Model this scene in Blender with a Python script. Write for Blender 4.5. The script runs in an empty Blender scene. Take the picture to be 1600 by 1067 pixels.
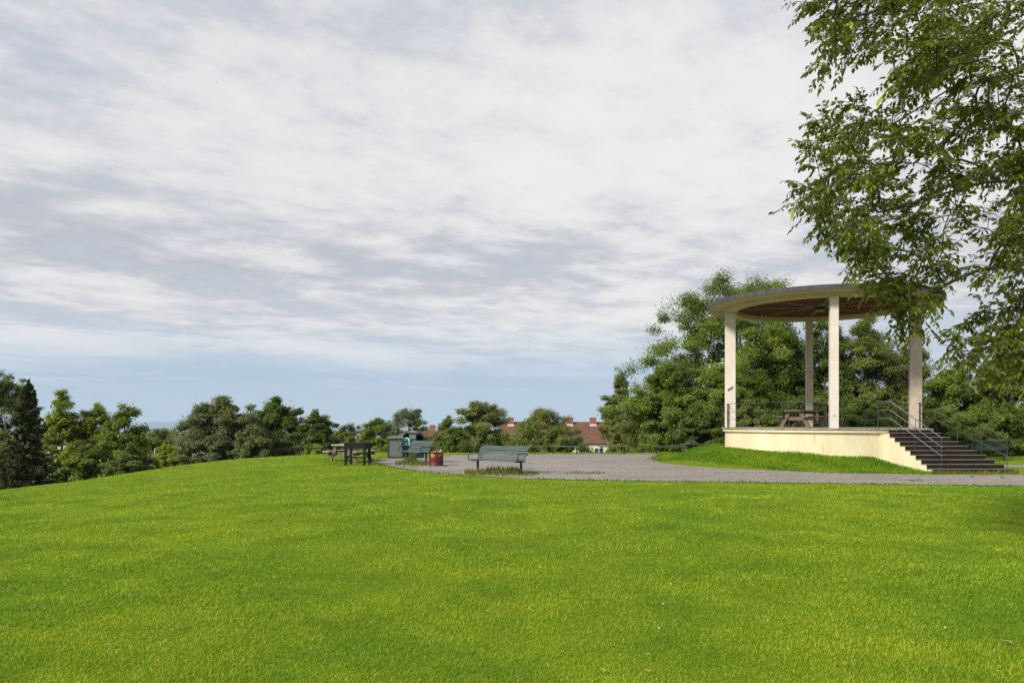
import bpy, math, numpy as np
from mathutils import Vector, Matrix
PI = math.pi
SC = bpy.context.scene
COL = SC.collection
F, HOR, EYE = 1190.0, 657.0, 1.7

# ------------------------------------------------------------------ terrain
def sst(a, b, v):
    t = np.clip((np.asarray(v, float) - a) / (b - a), 0, 1)
    return t * t * (3 - 2 * t)
GX, GY = 12.3, 30.4            # bandstand centre
DECK = 1.42
def G(x, y):
    x = np.asarray(x, float); y = np.asarray(y, float)
    z = 0.16 * sst(-5.8, -8.8, x) * sst(25, 31, y)
    z = z - 0.36 * sst(3, 14, -x) * sst(32, 20, y)
    und = 0.035 * np.sin(x * .55 + 1.1 + .4 * np.sin(y * .35)) * np.sin(y * .62 + .5) + .02 * np.sin(x * 1.3 + y * .9)
    z = z + und * sst(19.5, 15, y)
    d1 = (x + 9.3) * -.912 + (y - 33) * .41
    d1 = np.where(x < -4, d1, np.minimum(d1, y - 39.8))
    d2 = y - (39.8 + 13 * sst(6.5, 14, x))
    def fall(d, k):
        d = np.maximum(d, 0); e = np.minimum(d, 4)
        return k * e * e + 2 * k * 4 * np.maximum(d - 4, 0)
    f = fall(d1, .045) + fall(d2, .026)
    f = 9.0 * (1 - np.exp(-f / 9.0))
    z = z - f
    dist = np.hypot(x, y)
    z = z - 118 * sst(60, 3600, dist) * sst(45, 90, y + 0 * x) - 0
    dx, dy = x - GX, y - GY
    th = np.degrees(np.arctan2(dx, -dy))
    r = np.hypot(dx * .86, dy * 1.0)
    h = .64 - .22 * sst(-80, 5, th)
    mask = 1 - sst(3, 19, th) * sst(150, 95, th)
    m = h * (1 - sst(3.5, 5.75, r)) * mask
    return z + m
def at(px, v, lift=0.0):
    """ground point seen at pixel (px, v) of the 1600-wide photo"""
    d = 1.7 * F / (v - HOR)
    for _ in range(30):
        X = (px - 800) / F * d
        d = d * .5 + .5 * (EYE - float(G(X, d)) - lift) * F / (v - HOR)
    X = (px - 800) / F * d
    return Vector((X, d, float(G(X, d)) + lift))
def P3(px, v, d):
    return np.array([(px - 800) / F * d, d, EYE - (v - HOR) / F * d])

# ------------------------------------------------------------------ materials
def newmat(name):
    m = bpy.data.materials.new(name); m.use_nodes = True
    nt = m.node_tree; nt.nodes.clear()
    return m, nt, nt.nodes, nt.links
def principled(N, rough=.7, spec=.3, metal=0.0):
    b = N.new('ShaderNodeBsdfPrincipled')
    b.inputs['Roughness'].default_value = rough
    b.inputs['Specular IOR Level'].default_value = spec
    b.inputs['Metallic'].default_value = metal
    return b
def noise(N, L, coord, scale, detail=4, rough=.6):
    n = N.new('ShaderNodeTexNoise'); n.inputs['Scale'].default_value = scale
    n.inputs['Detail'].default_value = detail; n.inputs['Roughness'].default_value = rough
    L.new(coord, n.inputs['Vector']); return n
def ramp(N, L, fac, stops):
    r = N.new('ShaderNodeValToRGB'); cr = r.color_ramp
    while len(cr.elements) < len(stops): cr.elements.new(.5)
    for e, (p, c) in zip(cr.elements, stops):
        e.position = p; e.color = (*c, 1) if len(c) == 3 else c
    L.new(fac, r.inputs['Fac']); return r
def mixc(N, L, fac, a, b, mode='MIX'):
    m = N.new('ShaderNodeMix'); m.data_type = 'RGBA'; m.blend_type = mode
    for sock, v in ((m.inputs[0], fac), (m.inputs[6], a), (m.inputs[7], b)):
        if hasattr(v, 'is_linked') or hasattr(v, 'links'): L.new(v, sock)
        elif isinstance(v, (int, float)): sock.default_value = v
        else: sock.default_value = (*v, 1)
    return m.outputs[2]
def M(name, c1, c2, scale=3, rough=.7, spec=.3, bump=0.0, bscale=40, stops=(.35, .65), metal=0.0, c3=None, s3=1.2, t3=.62, stretch=None):
    m, nt, N, L = newmat(name)
    tc = N.new('ShaderNodeTexCoord'); co = tc.outputs['Object']
    if stretch:
        mp = N.new('ShaderNodeMapping'); mp.inputs['Scale'].default_value = stretch
        L.new(co, mp.inputs['Vector']); co2 = mp.outputs['Vector']
    else: co2 = co
    n = noise(N, L, co2, scale, 6, .65)
    r = ramp(N, L, n.outputs['Fac'], [(stops[0], c1), (stops[1], c2)])
    col = r.outputs['Color']
    if c3 is not None:
        n3 = noise(N, L, co2, s3, 5, .7)
        r3 = ramp(N, L, n3.outputs['Fac'], [(t3, (0, 0, 0)), (t3 + .09, (1, 1, 1))])
        col = mixc(N, L, r3.outputs['Color'], col, c3)
    b = principled(N, rough, spec, metal)
    L.new(col, b.inputs['Base Color'])
    if bump:
        nb = noise(N, L, co, bscale, 5, .6)
        bp = N.new('ShaderNodeBump'); bp.inputs['Strength'].default_value = bump; bp.inputs['Distance'].default_value = .02
        L.new(nb.outputs['Fac'], bp.inputs['Height']); L.new(bp.outputs['Normal'], b.inputs['Normal'])
    o = N.new('ShaderNodeOutputMaterial'); L.new(b.outputs[0], o.inputs['Surface'])
    return m
def leafmat(name, dark, light, third=None, trans=.42, rough=.5, spec=.35):
    """leaf: colour picked by a per-leaf random attribute, part of the light passes through"""
    m, nt, N, L = newmat(name)
    a = N.new('ShaderNodeAttribute'); a.attribute_name = 'tint'
    st = [(0.0, dark), (.75, light)] + ([(1.0, third)] if third else [])
    r = ramp(N, L, a.outputs['Fac'], st)
    b = principled(N, rough, spec); L.new(r.outputs['Color'], b.inputs['Base Color'])
    t = N.new('ShaderNodeBsdfTranslucent')
    tcol = mixc(N, L, .5, r.outputs['Color'], (light[0] * 1.5, light[1] * 1.5, light[2] * .6))
    L.new(tcol, t.inputs['Color'])
    mx = N.new('ShaderNodeMixShader'); mx.inputs[0].default_value = trans
    L.new(b.outputs[0], mx.inputs[1]); L.new(t.outputs[0], mx.inputs[2])
    o = N.new('ShaderNodeOutputMaterial'); L.new(mx.outputs[0], o.inputs['Surface'])
    return m

# ------------------------------------------------------------------ mesh helpers
def np_object(name, verts, facesets, mat, parent=None, tint=None, smooth=False):
    """facesets: list of int arrays (n,k); tint: one float per face, in faceset order"""
    me = bpy.data.meshes.new(name)
    verts = np.asarray(verts, np.float32)
    me.vertices.add(len(verts)); me.vertices.foreach_set('co', verts.ravel())
    loops = np.concatenate([f.ravel() for f in facesets]).astype(np.int32)
    tot = np.concatenate([np.full(len(f), f.shape[1], np.int32) for f in facesets])
    start = np.concatenate([[0], np.cumsum(tot)[:-1]]).astype(np.int32)
    me.loops.add(len(loops)); me.loops.foreach_set('vertex_index', loops)
    me.polygons.add(len(tot)); me.polygons.foreach_set('loop_start', start)
    me.polygons.foreach_set('loop_total', tot)
    if smooth: me.polygons.foreach_set('use_smooth', np.ones(len(tot), bool))
    me.update(calc_edges=True)
    if tint is not None:
        at_ = me.attributes.new('tint', 'FLOAT', 'FACE'); at_.data.foreach_set('value', np.asarray(tint, np.float32))
    me.materials.append(mat)
    o = bpy.data.objects.new(name, me); COL.objects.link(o)
    if parent is not None: o.parent = parent
    return o
class MB:
    def __init__(s): s.v = []; s.f = []; s.sm = []
    def add(s, vs, fs, smooth=False):
        n = len(s.v); s.v += [tuple(v) for v in vs]; s.f += [tuple(i + n for i in f) for f in fs]; s.sm += [smooth] * len(fs)
        return s
    def box(s, c, size, rz=0, rx=0, ry=0, bev=0.0):
        hx, hy, hz = (q / 2 for q in size)
        R = Matrix.Rotation(rz, 3, 'Z') @ Matrix.Rotation(ry, 3, 'Y') @ Matrix.Rotation(rx, 3, 'X')
        c = Vector(c)
        if bev <= 0:
            vs = [c + R @ Vector((x * hx, y * hy, z * hz)) for z in (-1, 1) for x, y in ((-1, -1), (1, -1), (1, 1), (-1, 1))]
            fs = [(3, 2, 1, 0), (4, 5, 6, 7), (0, 1, 5, 4), (1, 2, 6, 5), (2, 3, 7, 6), (3, 0, 4, 7)]
        else:
            b = min(bev, hx * .9, hy * .9, hz * .9); vs = []
            ring = lambda ix, iy: [(-ix, -iy), (ix, -iy), (ix, iy), (-ix, iy)]
            oct_ = [(-hx + b, -hy), (hx - b, -hy), (hx, -hy + b), (hx, hy - b), (hx - b, hy), (-hx + b, hy), (-hx, hy - b), (-hx, -hy + b)]
            inn = [(x * (hx - b) / hx if abs(x) == hx else x, y * (hy - b) / hy if abs(y) == hy else y) for x, y in oct_]
            for z, rg in ((-hz, inn), (-hz + b, oct_), (hz - b, oct_), (hz, inn)):
                vs += [c + R @ Vector((x, y, z)) for x, y in rg]
            fs = [tuple(range(7, -1, -1)), tuple(range(24, 32))]
            for k in range(3):
                for i in range(8):
                    j = (i + 1) % 8; fs.append((k * 8 + i, k * 8 + j, k * 8 + 8 + j, k * 8 + 8 + i))
        return s.add(vs, fs)
    def tube(s, pts, r, n=6, cap=True):
        pts = [Vector(p) for p in pts]
        rs = r if hasattr(r, '__len__') else [r] * len(pts)
        vs = []; up = None
        for i, p in enumerate(pts):
            d = (pts[min(i + 1, len(pts) - 1)] - pts[max(i - 1, 0)])
            if d.length < 1e-9: d = Vector((0, 0, 1))
            d.normalize()
            if up is None: up = Vector((0, 0, 1)) if abs(d.z) < .9 else Vector((1, 0, 0))
            a = d.cross(up); a.normalize(); b = d.cross(a); b.normalize(); up = (-b).cross(d).cross(d) if False else up
            vs += [p + (a * math.cos(2 * PI * k / n) + b * math.sin(2 * PI * k / n)) * rs[i] for k in range(n)]
        fs = []
        for i in range(len(pts) - 1):
            for k in range(n):
                j = (k + 1) % n; fs.append((i * n + k, i * n + j, i * n + n + j, i * n + n + k))
        s.add(vs, fs, True)
        if cap:
            m = len(s.v) - len(vs)
            s.f += [tuple(m + k for k in range(n))[::-1], tuple(m + (len(pts) - 1) * n + k for k in range(n))]; s.sm += [False, False]
        return s
    def prism(s, poly, z0, z1):
        n = len(poly); zt = z1 if callable(z1) else (lambda x, y: z1)
        vs = [(x, y, z0) for x, y in poly] + [(x, y, zt(x, y)) for x, y in poly]
        return s.add(vs, [tuple(range(n))[::-1], tuple(range(n, 2 * n))] + [(i, (i + 1) % n, n + (i + 1) % n, n + i) for i in range(n)])
    def lathe(s, prof, n=96, c=(0, 0), closed=True, a0=0, a1=2 * PI, smooth=True):
        m = len(prof); full = abs(a1 - a0 - 2 * PI) < 1e-6; cnt = n if full else n + 1
        vs = []
        for k in range(cnt):
            t = a0 + (a1 - a0) * k / n
            vs += [(c[0] + r * math.sin(t), c[1] - r * math.cos(t), z) for r, z in prof]
        fs = []; mm = m if closed else m - 1
        for k in range(n):
            q = (k + 1) % cnt
            for i in range(mm):
                j = (i + 1) % m; fs.append((k * m + i, q * m + i, q * m + j, k * m + j))
        return s.add(vs, fs, smooth)
    def build(s, name, mat, parent=None, edge=None):
        me = bpy.data.meshes.new(name); me.from_pydata(s.v, [], s.f)
        me.polygons.foreach_set('use_smooth', s.sm)
        if any(s.sm): me.set_sharp_from_angle(angle=math.radians(38))
        me.materials.append(mat); me.update()
        o = bpy.data.objects.new(name, me); COL.objects.link(o)
        if parent is not None: o.parent = parent
        return o
def tag(o, label=None, cat=None, group=None, kind=None):
    for k, v in (('label', label), ('category', cat), ('group', group), ('kind', kind)):
        if v: o[k] = v
    return o
def empty(name, loc, rz=0, label=None, cat=None, group=None):
    o = bpy.data.objects.new(name, None); COL.objects.link(o); o.empty_display_size = .2
    o.location = loc; o.rotation_euler = (0, 0, rz); return tag(o, label, cat, group)
def copy_tree(o, parent=None):
    c = o.copy(); COL.objects.link(c); c.parent = parent
    for ch in list(o.children): copy_tree(ch, c)
    return c

# ------------------------------------------------------------------ palette
mat = {}
mat['plaster'] = M('cream_plaster', (.56, .46, .33), (.66, .56, .42), 1.6, .85, .2, .25, 60, c3=(.40, .27, .16), s3=1.1, t3=.66)
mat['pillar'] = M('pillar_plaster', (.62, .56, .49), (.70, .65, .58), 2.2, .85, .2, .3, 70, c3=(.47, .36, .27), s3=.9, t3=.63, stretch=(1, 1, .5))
mat['pillar_greyer'] = M('pillar_plaster_greyer', (.44, .37, .31), (.56, .48, .41), 5, .88, .2, .3, 70, c3=(.30, .24, .20), s3=2.4, t3=.64, stretch=(1, 1, .6))  # darker, greyer plaster for the back and right pillars
mat['soffit'] = M('soffit_paint', (.50, .41, .25), (.58, .48, .31), 1.5, .8, .2, .1, 40)
mat['base'] = M('yellow_render', (.69, .60, .40), (.77, .69, .49), 1.3, .88, .2, .5, 55, c3=(.60, .49, .31), s3=1.9, t3=.61, stretch=(2.2, 2.2, .4))
mat['coping'] = M('coping_slab', (.22, .19, .15), (.36, .32, .26), 3, .9, .2, .3, 40)
mat['deck'] = M('deck_stone', (.18, .16, .13), (.26, .23, .19), 3, .9, .2, .3, 40)
mat['fascia'] = M('roof_felt', (.05, .05, .056), (.085, .085, .094), 6, .8, .3, .2, 60, stretch=(1, 1, .1))
mat['slat_red'] = M('red_brown_boards', (.105, .026, .021), (.165, .046, .038), 4, .6, .3, .1, 30, stretch=(1, 1, 1))
mat['rib'] = M('ceiling_rib_paint', (.26, .13, .10), (.34, .18, .14), 4, .7, .3)
mat['ceil_back'] = M('ceiling_void', (.025, .012, .010), (.04, .018, .014), 3, .8, .2)
mat['lead'] = M('grey_rose_plate', (.09, .10, .095), (.14, .15, .14), 5, .7, .3)
mat['lamp'] = M('lamp_box', (.03, .03, .025), (.05, .05, .04), 5, .6, .3)
mat['lampglass'] = M('lamp_glass', (.30, .26, .11), (.38, .33, .16), 5, .4, .4)
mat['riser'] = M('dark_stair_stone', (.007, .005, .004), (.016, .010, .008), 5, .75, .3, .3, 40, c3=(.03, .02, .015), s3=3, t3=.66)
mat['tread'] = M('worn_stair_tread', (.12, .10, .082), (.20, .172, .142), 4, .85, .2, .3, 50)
mat['iron'] = M('dark_iron', (.030, .028, .032), (.060, .055, .060), 8, .5, .5)
mat['rail_grey'] = M('grey_painted_iron', (.075, .073, .082), (.125, .12, .13), 8, .5, .5)
mat['bench'] = M('green_grey_slats', (.046, .074, .070), (.092, .126, .120), 5, .5, .4, .15, 40, stretch=(.4, 4, 4), c3=(.19, .22, .21), s3=3, t3=.62)
mat['bench_far'] = M('dull_green_boards', (.040, .075, .070), (.075, .115, .105), 5, .6, .35, .1, 40)
mat['bench_iron'] = M('green_black_iron', (.010, .022, .020), (.022, .040, .036), 6, .45, .5)
mat['wood_grey'] = M('weathered_wood', (.27, .22, .17), (.42, .36, .29), 3, .85, .2, .4, 30, stretch=(1, 8, 8))
mat['wood_dark'] = M('weathered_wood_underframe', (.12, .085, .060), (.22, .165, .12), 3, .85, .2, .3, 30, stretch=(3, 3, 1))
mat['wood_brown'] = M('brown_table_wood', (.12, .085, .062), (.22, .165, .12), 4, .8, .2, .3, 30)
mat['black'] = M('black_painted_steel', (.006, .0065, .008), (.014, .0145, .017), 6, .75, .2, .1, 50)
mat['bin_green'] = M('bin_green_paint', (.014, .042, .038), (.028, .066, .058), 3, .45, .45, .08, 30)
mat['bin_panel'] = M('bin_grey_panel', (.10, .115, .10), (.17, .185, .165), 12, .7, .3, .3, 80)
mat['bin_lid'] = M('bin_lid_grey', (.13, .16, .15), (.20, .23, .22), 6, .5, .4)
mat['mouth_shade'] = M('bin_mouth_shade', (.004, .004, .004), (.01, .01, .01), 4, .9, .1)
mat['paper'] = M('white_paper', (.62, .62, .60), (.75, .75, .74), 4, .8, .2)
mat['cyan'] = M('poster_cyan', (.30, .62, .66), (.42, .72, .75), 6, .5, .3)
mat['teal'] = M('poster_teal', (.02, .24, .28), (.03, .30, .34), 6, .5, .3)
mat['drum'] = M('red_drum', (.10, .007, .010), (.18, .013, .018), 5, .55, .4, .15, 30, c3=(.022, .016, .016), s3=3.4, t3=.46)
mat['yellow'] = M('yellow_spray', (.72, .52, .03), (.82, .62, .06), 20, .6, .3)
mat['bark'] = M('bark', (.055, .042, .030), (.12, .095, .070), 8, .95, .1, .6, 30, stretch=(1, 1, .25))
mat['bark_pale'] = M('pale_bark', (.15, .12, .09), (.26, .215, .165), 8, .9, .1, .4, 30, stretch=(1, 1, .3))
mat['birch'] = M('birch_bark', (.34, .32, .29), (.5, .48, .45), 6, .8, .2, .2, 30, c3=(.04, .035, .03), s3=5, t3=.58, stretch=(.5, .5, 2))
mat['roof_tile'] = M('red_brown_roof_tiles', (.112, .056, .038), (.165, .088, .060), 1.5, .85, .2, .4, 8, c3=(.09, .045, .04), s3=.5, t3=.6)
mat['brick'] = M('chimney_brick', (.24, .095, .062), (.33, .14, .095), 3, .9, .2, .3, 14)
mat['housewall'] = M('cream_house_wall', (.66, .58, .42), (.74, .66, .50), .6, .9, .2)
mat['whitewall'] = M('white_house_wall', (.58, .56, .52), (.70, .68, .63), .6, .9, .2)
mat['greywall'] = M('grey_house_wall', (.10, .10, .11), (.16, .16, .17), .6, .9, .2)
mat['flash'] = M('pale_flashing', (.42, .36, .32), (.50, .44, .40), 3, .7, .3)
mat['frame'] = M('white_frame', (.7, .7, .68), (.78, .78, .76), 3, .6, .3)
def glass():
    m, nt, N, L = newmat('window_glass')
    b = principled(N, .05, .7); b.inputs['Base Color'].default_value = (.03, .045, .05, 1)
    o = N.new('ShaderNodeOutputMaterial'); L.new(b.outputs[0], o.inputs['Surface']); return m
mat['glass'] = glass()

# lawn ground, gravel
def ground_mat():
    m, nt, N, L = newmat('lawn_soil')
    tc = N.new('ShaderNodeTexCoord'); co = tc.outputs['Object']
    big = noise(N, L, co, .22, 5, .6); mid = noise(N, L, co, 1.3, 5, .65); fin = noise(N, L, co, 28, 4, .7)
    c1 = ramp(N, L, big.outputs['Fac'], [(.3, (.125, .21, .006)), (.7, (.24, .30, .010))])
    c2 = ramp(N, L, mid.outputs['Fac'], [(.3, (.09, .19, .006)), (.72, (.20, .285, .012))])
    col = mixc(N, L, .5, c1.outputs['Color'], c2.outputs['Color'])
    dk = ramp(N, L, fin.outputs['Fac'], [(.3, (.45, .45, .45)), (.65, (1.1, 1.1, 1.1))])
    col = mixc(N, L, .8, col, dk.outputs['Color'], 'MULTIPLY')
    # woodland floor and distant land beyond the lawn
    sp = N.new('ShaderNodeSeparateXYZ'); L.new(co, sp.inputs[0])
    mr = N.new('ShaderNodeMapRange'); mr.inputs[1].default_value = 46; mr.inputs[2].default_value = 62
    L.new(sp.outputs['Y'], mr.inputs[0])
    far = ramp(N, L, mid.outputs['Fac'], [(.3, (.025, .05, .012)), (.7, (.06, .095, .022))])
    col = mixc(N, L, mr.outputs[0], col, far.outputs['Color'])
    b = principled(N, .95, .1); L.new(col, b.inputs['Base Color'])
    bp = N.new('ShaderNodeBump'); bp.inputs['Strength'].default_value = .7; bp.inputs['Distance'].default_value = .04
    L.new(fin.outputs['Fac'], bp.inputs['Height']); L.new(bp.outputs['Normal'], b.inputs['Normal'])
    o = N.new('ShaderNodeOutputMaterial'); L.new(b.outputs[0], o.inputs['Surface'])
    return m
def gravel_mat():
    m, nt, N, L = newmat('grey_gravel')
    tc = N.new('ShaderNodeTexCoord'); co = tc.outputs['Object']
    vo = N.new('ShaderNodeTexVoronoi'); vo.inputs['Scale'].default_value = 24; L.new(co, vo.inputs['Vector'])
    vo2 = N.new('ShaderNodeTexVoronoi'); vo2.inputs['Scale'].default_value = 9; L.new(co, vo2.inputs['Vector'])
    stone = ramp(N, L, vo.outputs['Color'], [(.1, (.145, .133, .120)), (.9, (.375, .350, .322))])
    stone2 = ramp(N, L, vo2.outputs['Color'], [(.1, (.17, .155, .14)), (.9, (.36, .34, .315))])
    mpg = N.new('ShaderNodeMapping'); mpg.inputs['Scale'].default_value = (.35, 1.1, 1); L.new(co, mpg.inputs['Vector'])
    n = noise(N, L, mpg.outputs[0], .7, 7, .72)
    col = mixc(N, L, .45, stone.outputs['Color'], stone2.outputs['Color'])
    tone = ramp(N, L, n.outputs['Fac'], [(.32, (.84, .82, .80)), (.5, (1.08, 1.06, 1.03)), (.7, (1.30, 1.27, 1.22))])
    col = mixc(N, L, 1.0, col, tone.outputs['Color'], 'MULTIPLY')
    b = principled(N, .9, .2); L.new(col, b.inputs['Base Color'])
    bp = N.new('ShaderNodeBump'); bp.inputs['Strength'].default_value = .9; bp.inputs['Distance'].default_value = .03
    L.new(vo.outputs['Distance'], bp.inputs['Height']); L.new(bp.outputs['Normal'], b.inputs['Normal'])
    o = N.new('ShaderNodeOutputMaterial'); L.new(b.outputs[0], o.inputs['Surface'])
    return m
def grass_mat(name, a, b_, c, gain=1.0):
    m, nt, N, L = newmat(name)
    at_ = N.new('ShaderNodeAttribute'); at_.attribute_name = 'tint'
    tc = N.new('ShaderNodeTexCoord'); big = noise(N, L, tc.outputs['Object'], .20, 4, .6); mid = noise(N, L, tc.outputs['Object'], 1.1, 5, .65)
    r = ramp(N, L, at_.outputs['Fac'], [(0, a), (.6, b_), (1, c)])
    t1 = ramp(N, L, big.outputs['Fac'], [(.32, (.80 * gain, .90 * gain, .9)), (.68, (1.13 * gain, 1.05 * gain, 1.0))])
    mid2 = noise(N, L, tc.outputs['Object'], .55, 4, .6)
    t3 = ramp(N, L, mid2.outputs['Fac'], [(.34, (.62, .76, .8)), (.60, (1.08, 1.04, 1.0))])
    t2 = ramp(N, L, mid.outputs['Fac'], [(.30, (.78, .84, .85)), (.70, (1.14, 1.08, 1.05))])
    col = mixc(N, L, 1.0, r.outputs['Color'], t1.outputs['Color'], 'MULTIPLY')
    col = mixc(N, L, 1.0, col, t2.outputs['Color'], 'MULTIPLY')
    col = mixc(N, L, .92, col, t3.outputs['Color'], 'MULTIPLY')
    n4 = noise(N, L, tc.outputs['Object'], 2.3, 6, .75); r4 = ramp(N, L, n4.outputs['Fac'], [(.66, (0, 0, 0)), (.76, (.75, .75, .75))])
    col = mixc(N, L, r4.outputs['Color'], col, (.40, .36, .10))
    b = principled(N, .55, .25); L.new(col, b.inputs['Base Color'])
    t = N.new('ShaderNodeBsdfTranslucent'); L.new(col, t.inputs['Color'])
    mx = N.new('ShaderNodeMixShader'); mx.inputs[0].default_value = .4
    L.new(b.outputs[0], mx.inputs[1]); L.new(t.outputs[0], mx.inputs[2])
    o = N.new('ShaderNodeOutputMaterial'); L.new(mx.outputs[0], o.inputs['Surface'])
    return m
mat['ground'] = ground_mat(); mat['gravel'] = gravel_mat()
mat['grass'] = grass_mat('lawn_grass', (.152, .294, .010), (.350, .495, .014), (.55, .61, .11))
mat['lush'] = grass_mat('lush_grass', (.095, .215, .008), (.20, .36, .010), (.33, .45, .03))
mat['weed'] = grass_mat('weed_leaves', (.055, .095, .010), (.150, .200, .016), (.34, .27, .07))

# ------------------------------------------------------------------ ground sheet
def axis(lo, hi, step, far, growth=1.22):
    a = list(np.arange(lo, hi + 1e-6, step)); s = step
    while a[-1] < far: s *= growth; a.append(a[-1] + s)
    s = step; b = []
    x = lo
    while x > -far: s *= growth; x -= s; b.append(x)
    return np.array(b[::-1] + a)
gx = axis(-26, 26, .4, 9000); gy = axis(-4, 52, .4, 5000); gy = gy[gy > -400]
XX, YY = np.meshgrid(gx, gy)
ZZ = G(XX, YY)
nx, ny = len(gx), len(gy)
idx = np.arange(nx * ny).reshape(ny, nx)
quads = np.stack([idx[:-1, :-1], idx[:-1, 1:], idx[1:, 1:], idx[1:, :-1]], -1).reshape(-1, 4)
tag(np_object('ground', np.stack([XX, YY, ZZ], -1).reshape(-1, 3), [quads], mat['ground'], smooth=True), kind='structure')

# gravel sheets
def noisy(poly, amp, step, seed):
    rng = np.random.default_rng(seed); out = []
    n = len(poly)
    for i in range(n):
        a, b = np.array(poly[i][:2]), np.array(poly[(i + 1) % n][:2]); Ln = np.linalg.norm(b - a)
        k = max(1, int(Ln / step)); nrm = np.array([-(b - a)[1], (b - a)[0]]) / max(Ln, 1e-6)
        for j in range(k):
            t = j / k; out.append(a + (b - a) * t + nrm * rng.normal(0, amp))
    return np.array(out)
plaza_px = [(582, 721.5), (592, 725), (622, 731), (655, 737.5), (700, 741), (760, 745.5), (830, 748), (900, 750), (1000, 752), (1100, 753.5), (1250, 755),
            (1400, 757), (1600, 760), (1800, 764), (1800, 740), (1600, 741.5), (1455, 742), (1300, 739.5), (1200, 735), (1100, 729), (1050, 724), (1018, 718.5),
            (1028, 711.5), (1034, 709.4), (960, 709), (880, 709.5), (800, 710.3), (700, 711.3), (640, 712.3), (612, 714.3), (590, 718)]
def px_flat(p): d = 1.7 * F / (p[1] - HOR); return ((p[0] - 800) / F * d, d)
plaza = noisy([px_flat(p) for p in plaza_px], .055, .28, 3)
backpath = noisy([px_flat(p) for p in ((1562, 731.5), (1800, 733), (1800, 727), (1562, 726.5), (1548, 729))], .05, .35, 4)
def sheet(name, poly, lift, m):
    import bmesh
    bm = bmesh.new()
    vs = [bm.verts.new((x, y, float(G(x, y)) * .15 + lift)) for x, y in poly]
    es = [bm.edges.new((vs[i], vs[(i + 1) % len(vs)])) for i in range(len(vs))]
    bmesh.ops.triangle_fill(bm, use_beauty=True, use_dissolve=False, edges=es)
    bmesh.ops.recalc_face_normals(bm, faces=bm.faces)
    for f in bm.faces:
        if f.normal.z < 0: f.normal_flip()
    me = bpy.data.meshes.new(name); bm.to_mesh(me); bm.free(); me.materials.append(m)
    o = bpy.data.objects.new(name, me); COL.objects.link(o); return tag(o, kind='structure')
sheet('gravel_plaza', plaza, .016, mat['gravel'])
sheet('gravel_path', backpath, .016, mat['gravel'])
def inside(poly, x, y):
    r = np.zeros(len(x), bool); n = len(poly); j = n - 1
    for i in range(n):
        xi, yi = poly[i]; xj, yj = poly[j]
        c = ((yi > y) != (yj > y)) & (x < (xj - xi) * (y - yi) / (yj - yi + 1e-12) + xi)
        r ^= c; j = i
    return r

# water and hills far off
mwater, nt, N, L = newmat('fjord_water')
b = principled(N, .09, .5); b.inputs['Base Color'].default_value = (.10, .13, .15, 1)
o = N.new('ShaderNodeOutputMaterial'); L.new(b.outputs[0], o.inputs['Surface'])
WZ = -112
o = MB().add([(-16000, 2500, WZ), (16000, 2500, WZ), (16000, 14000, WZ), (-16000, 14000, WZ)], [(0, 1, 2, 3)]).build('water', mwater); tag(o, kind='structure')
rng = np.random.default_rng(8)
hx = np.linspace(-15000, 15000, 240); hy = np.linspace(9600, 13500, 14)
HX, HY = np.meshgrid(hx, hy); t = (HY - 9600) / 3900
ridge = 66 + 10 * np.sin(HX / 800. + 1.2) + 6 * np.sin(HX / 330. + 2) + 30 * np.cos((HX + 5100) / 1150.) + 4 * np.sin(HX / 150.)
HZ = WZ - 2 + ridge * np.minimum(1, t * 3.2) ** .8
hi = np.arange(HX.size).reshape(HX.shape)
hq = np.stack([hi[:-1, :-1], hi[:-1, 1:], hi[1:, 1:], hi[1:, :-1]], -1).reshape(-1, 4)
mat['hill'] = M('forested_hills', (.03, .05, .02), (.06, .08, .03), .01, .95, .1)
tag(np_object('hills', np.stack([HX, HY, HZ], -1).reshape(-1, 3), [hq], mat['hill'], smooth=True), kind='structure')

# ------------------------------------------------------------------ bandstand
BS = empty('bandstand', (GX, GY, 0), 0, 'round open bandstand with flat disc roof, four cream pillars and a yellow base', 'bandstand')
PHI = -.254; PR = 3.45
ST_Y0, ST_RUN, ST_RISE = 26.75 - GY, .21, .144
def st_left(k): return 13.10 - GX + (13.73 - 13.10) * k / 9
def st_right(k): return 14.80 - GX + (16.42 - 14.80) * k / 9
# base drum, coping, deck
MB().lathe([(0.01, -.3), (3.66, -.3), (3.66, 1.27), (0.01, 1.27)], 128).build('base_wall', mat['base'], BS)
MB().lathe([(3.0, 1.272), (3.75, 1.272), (3.75, 1.372), (3.0, 1.372)], 128).build('base_band', mat['base'], BS)
MB().lathe([(0.01, 1.374), (3.79, 1.374), (3.79, 1.42), (0.01, 1.42)], 128).build('deck', mat['coping'], BS)
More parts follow.
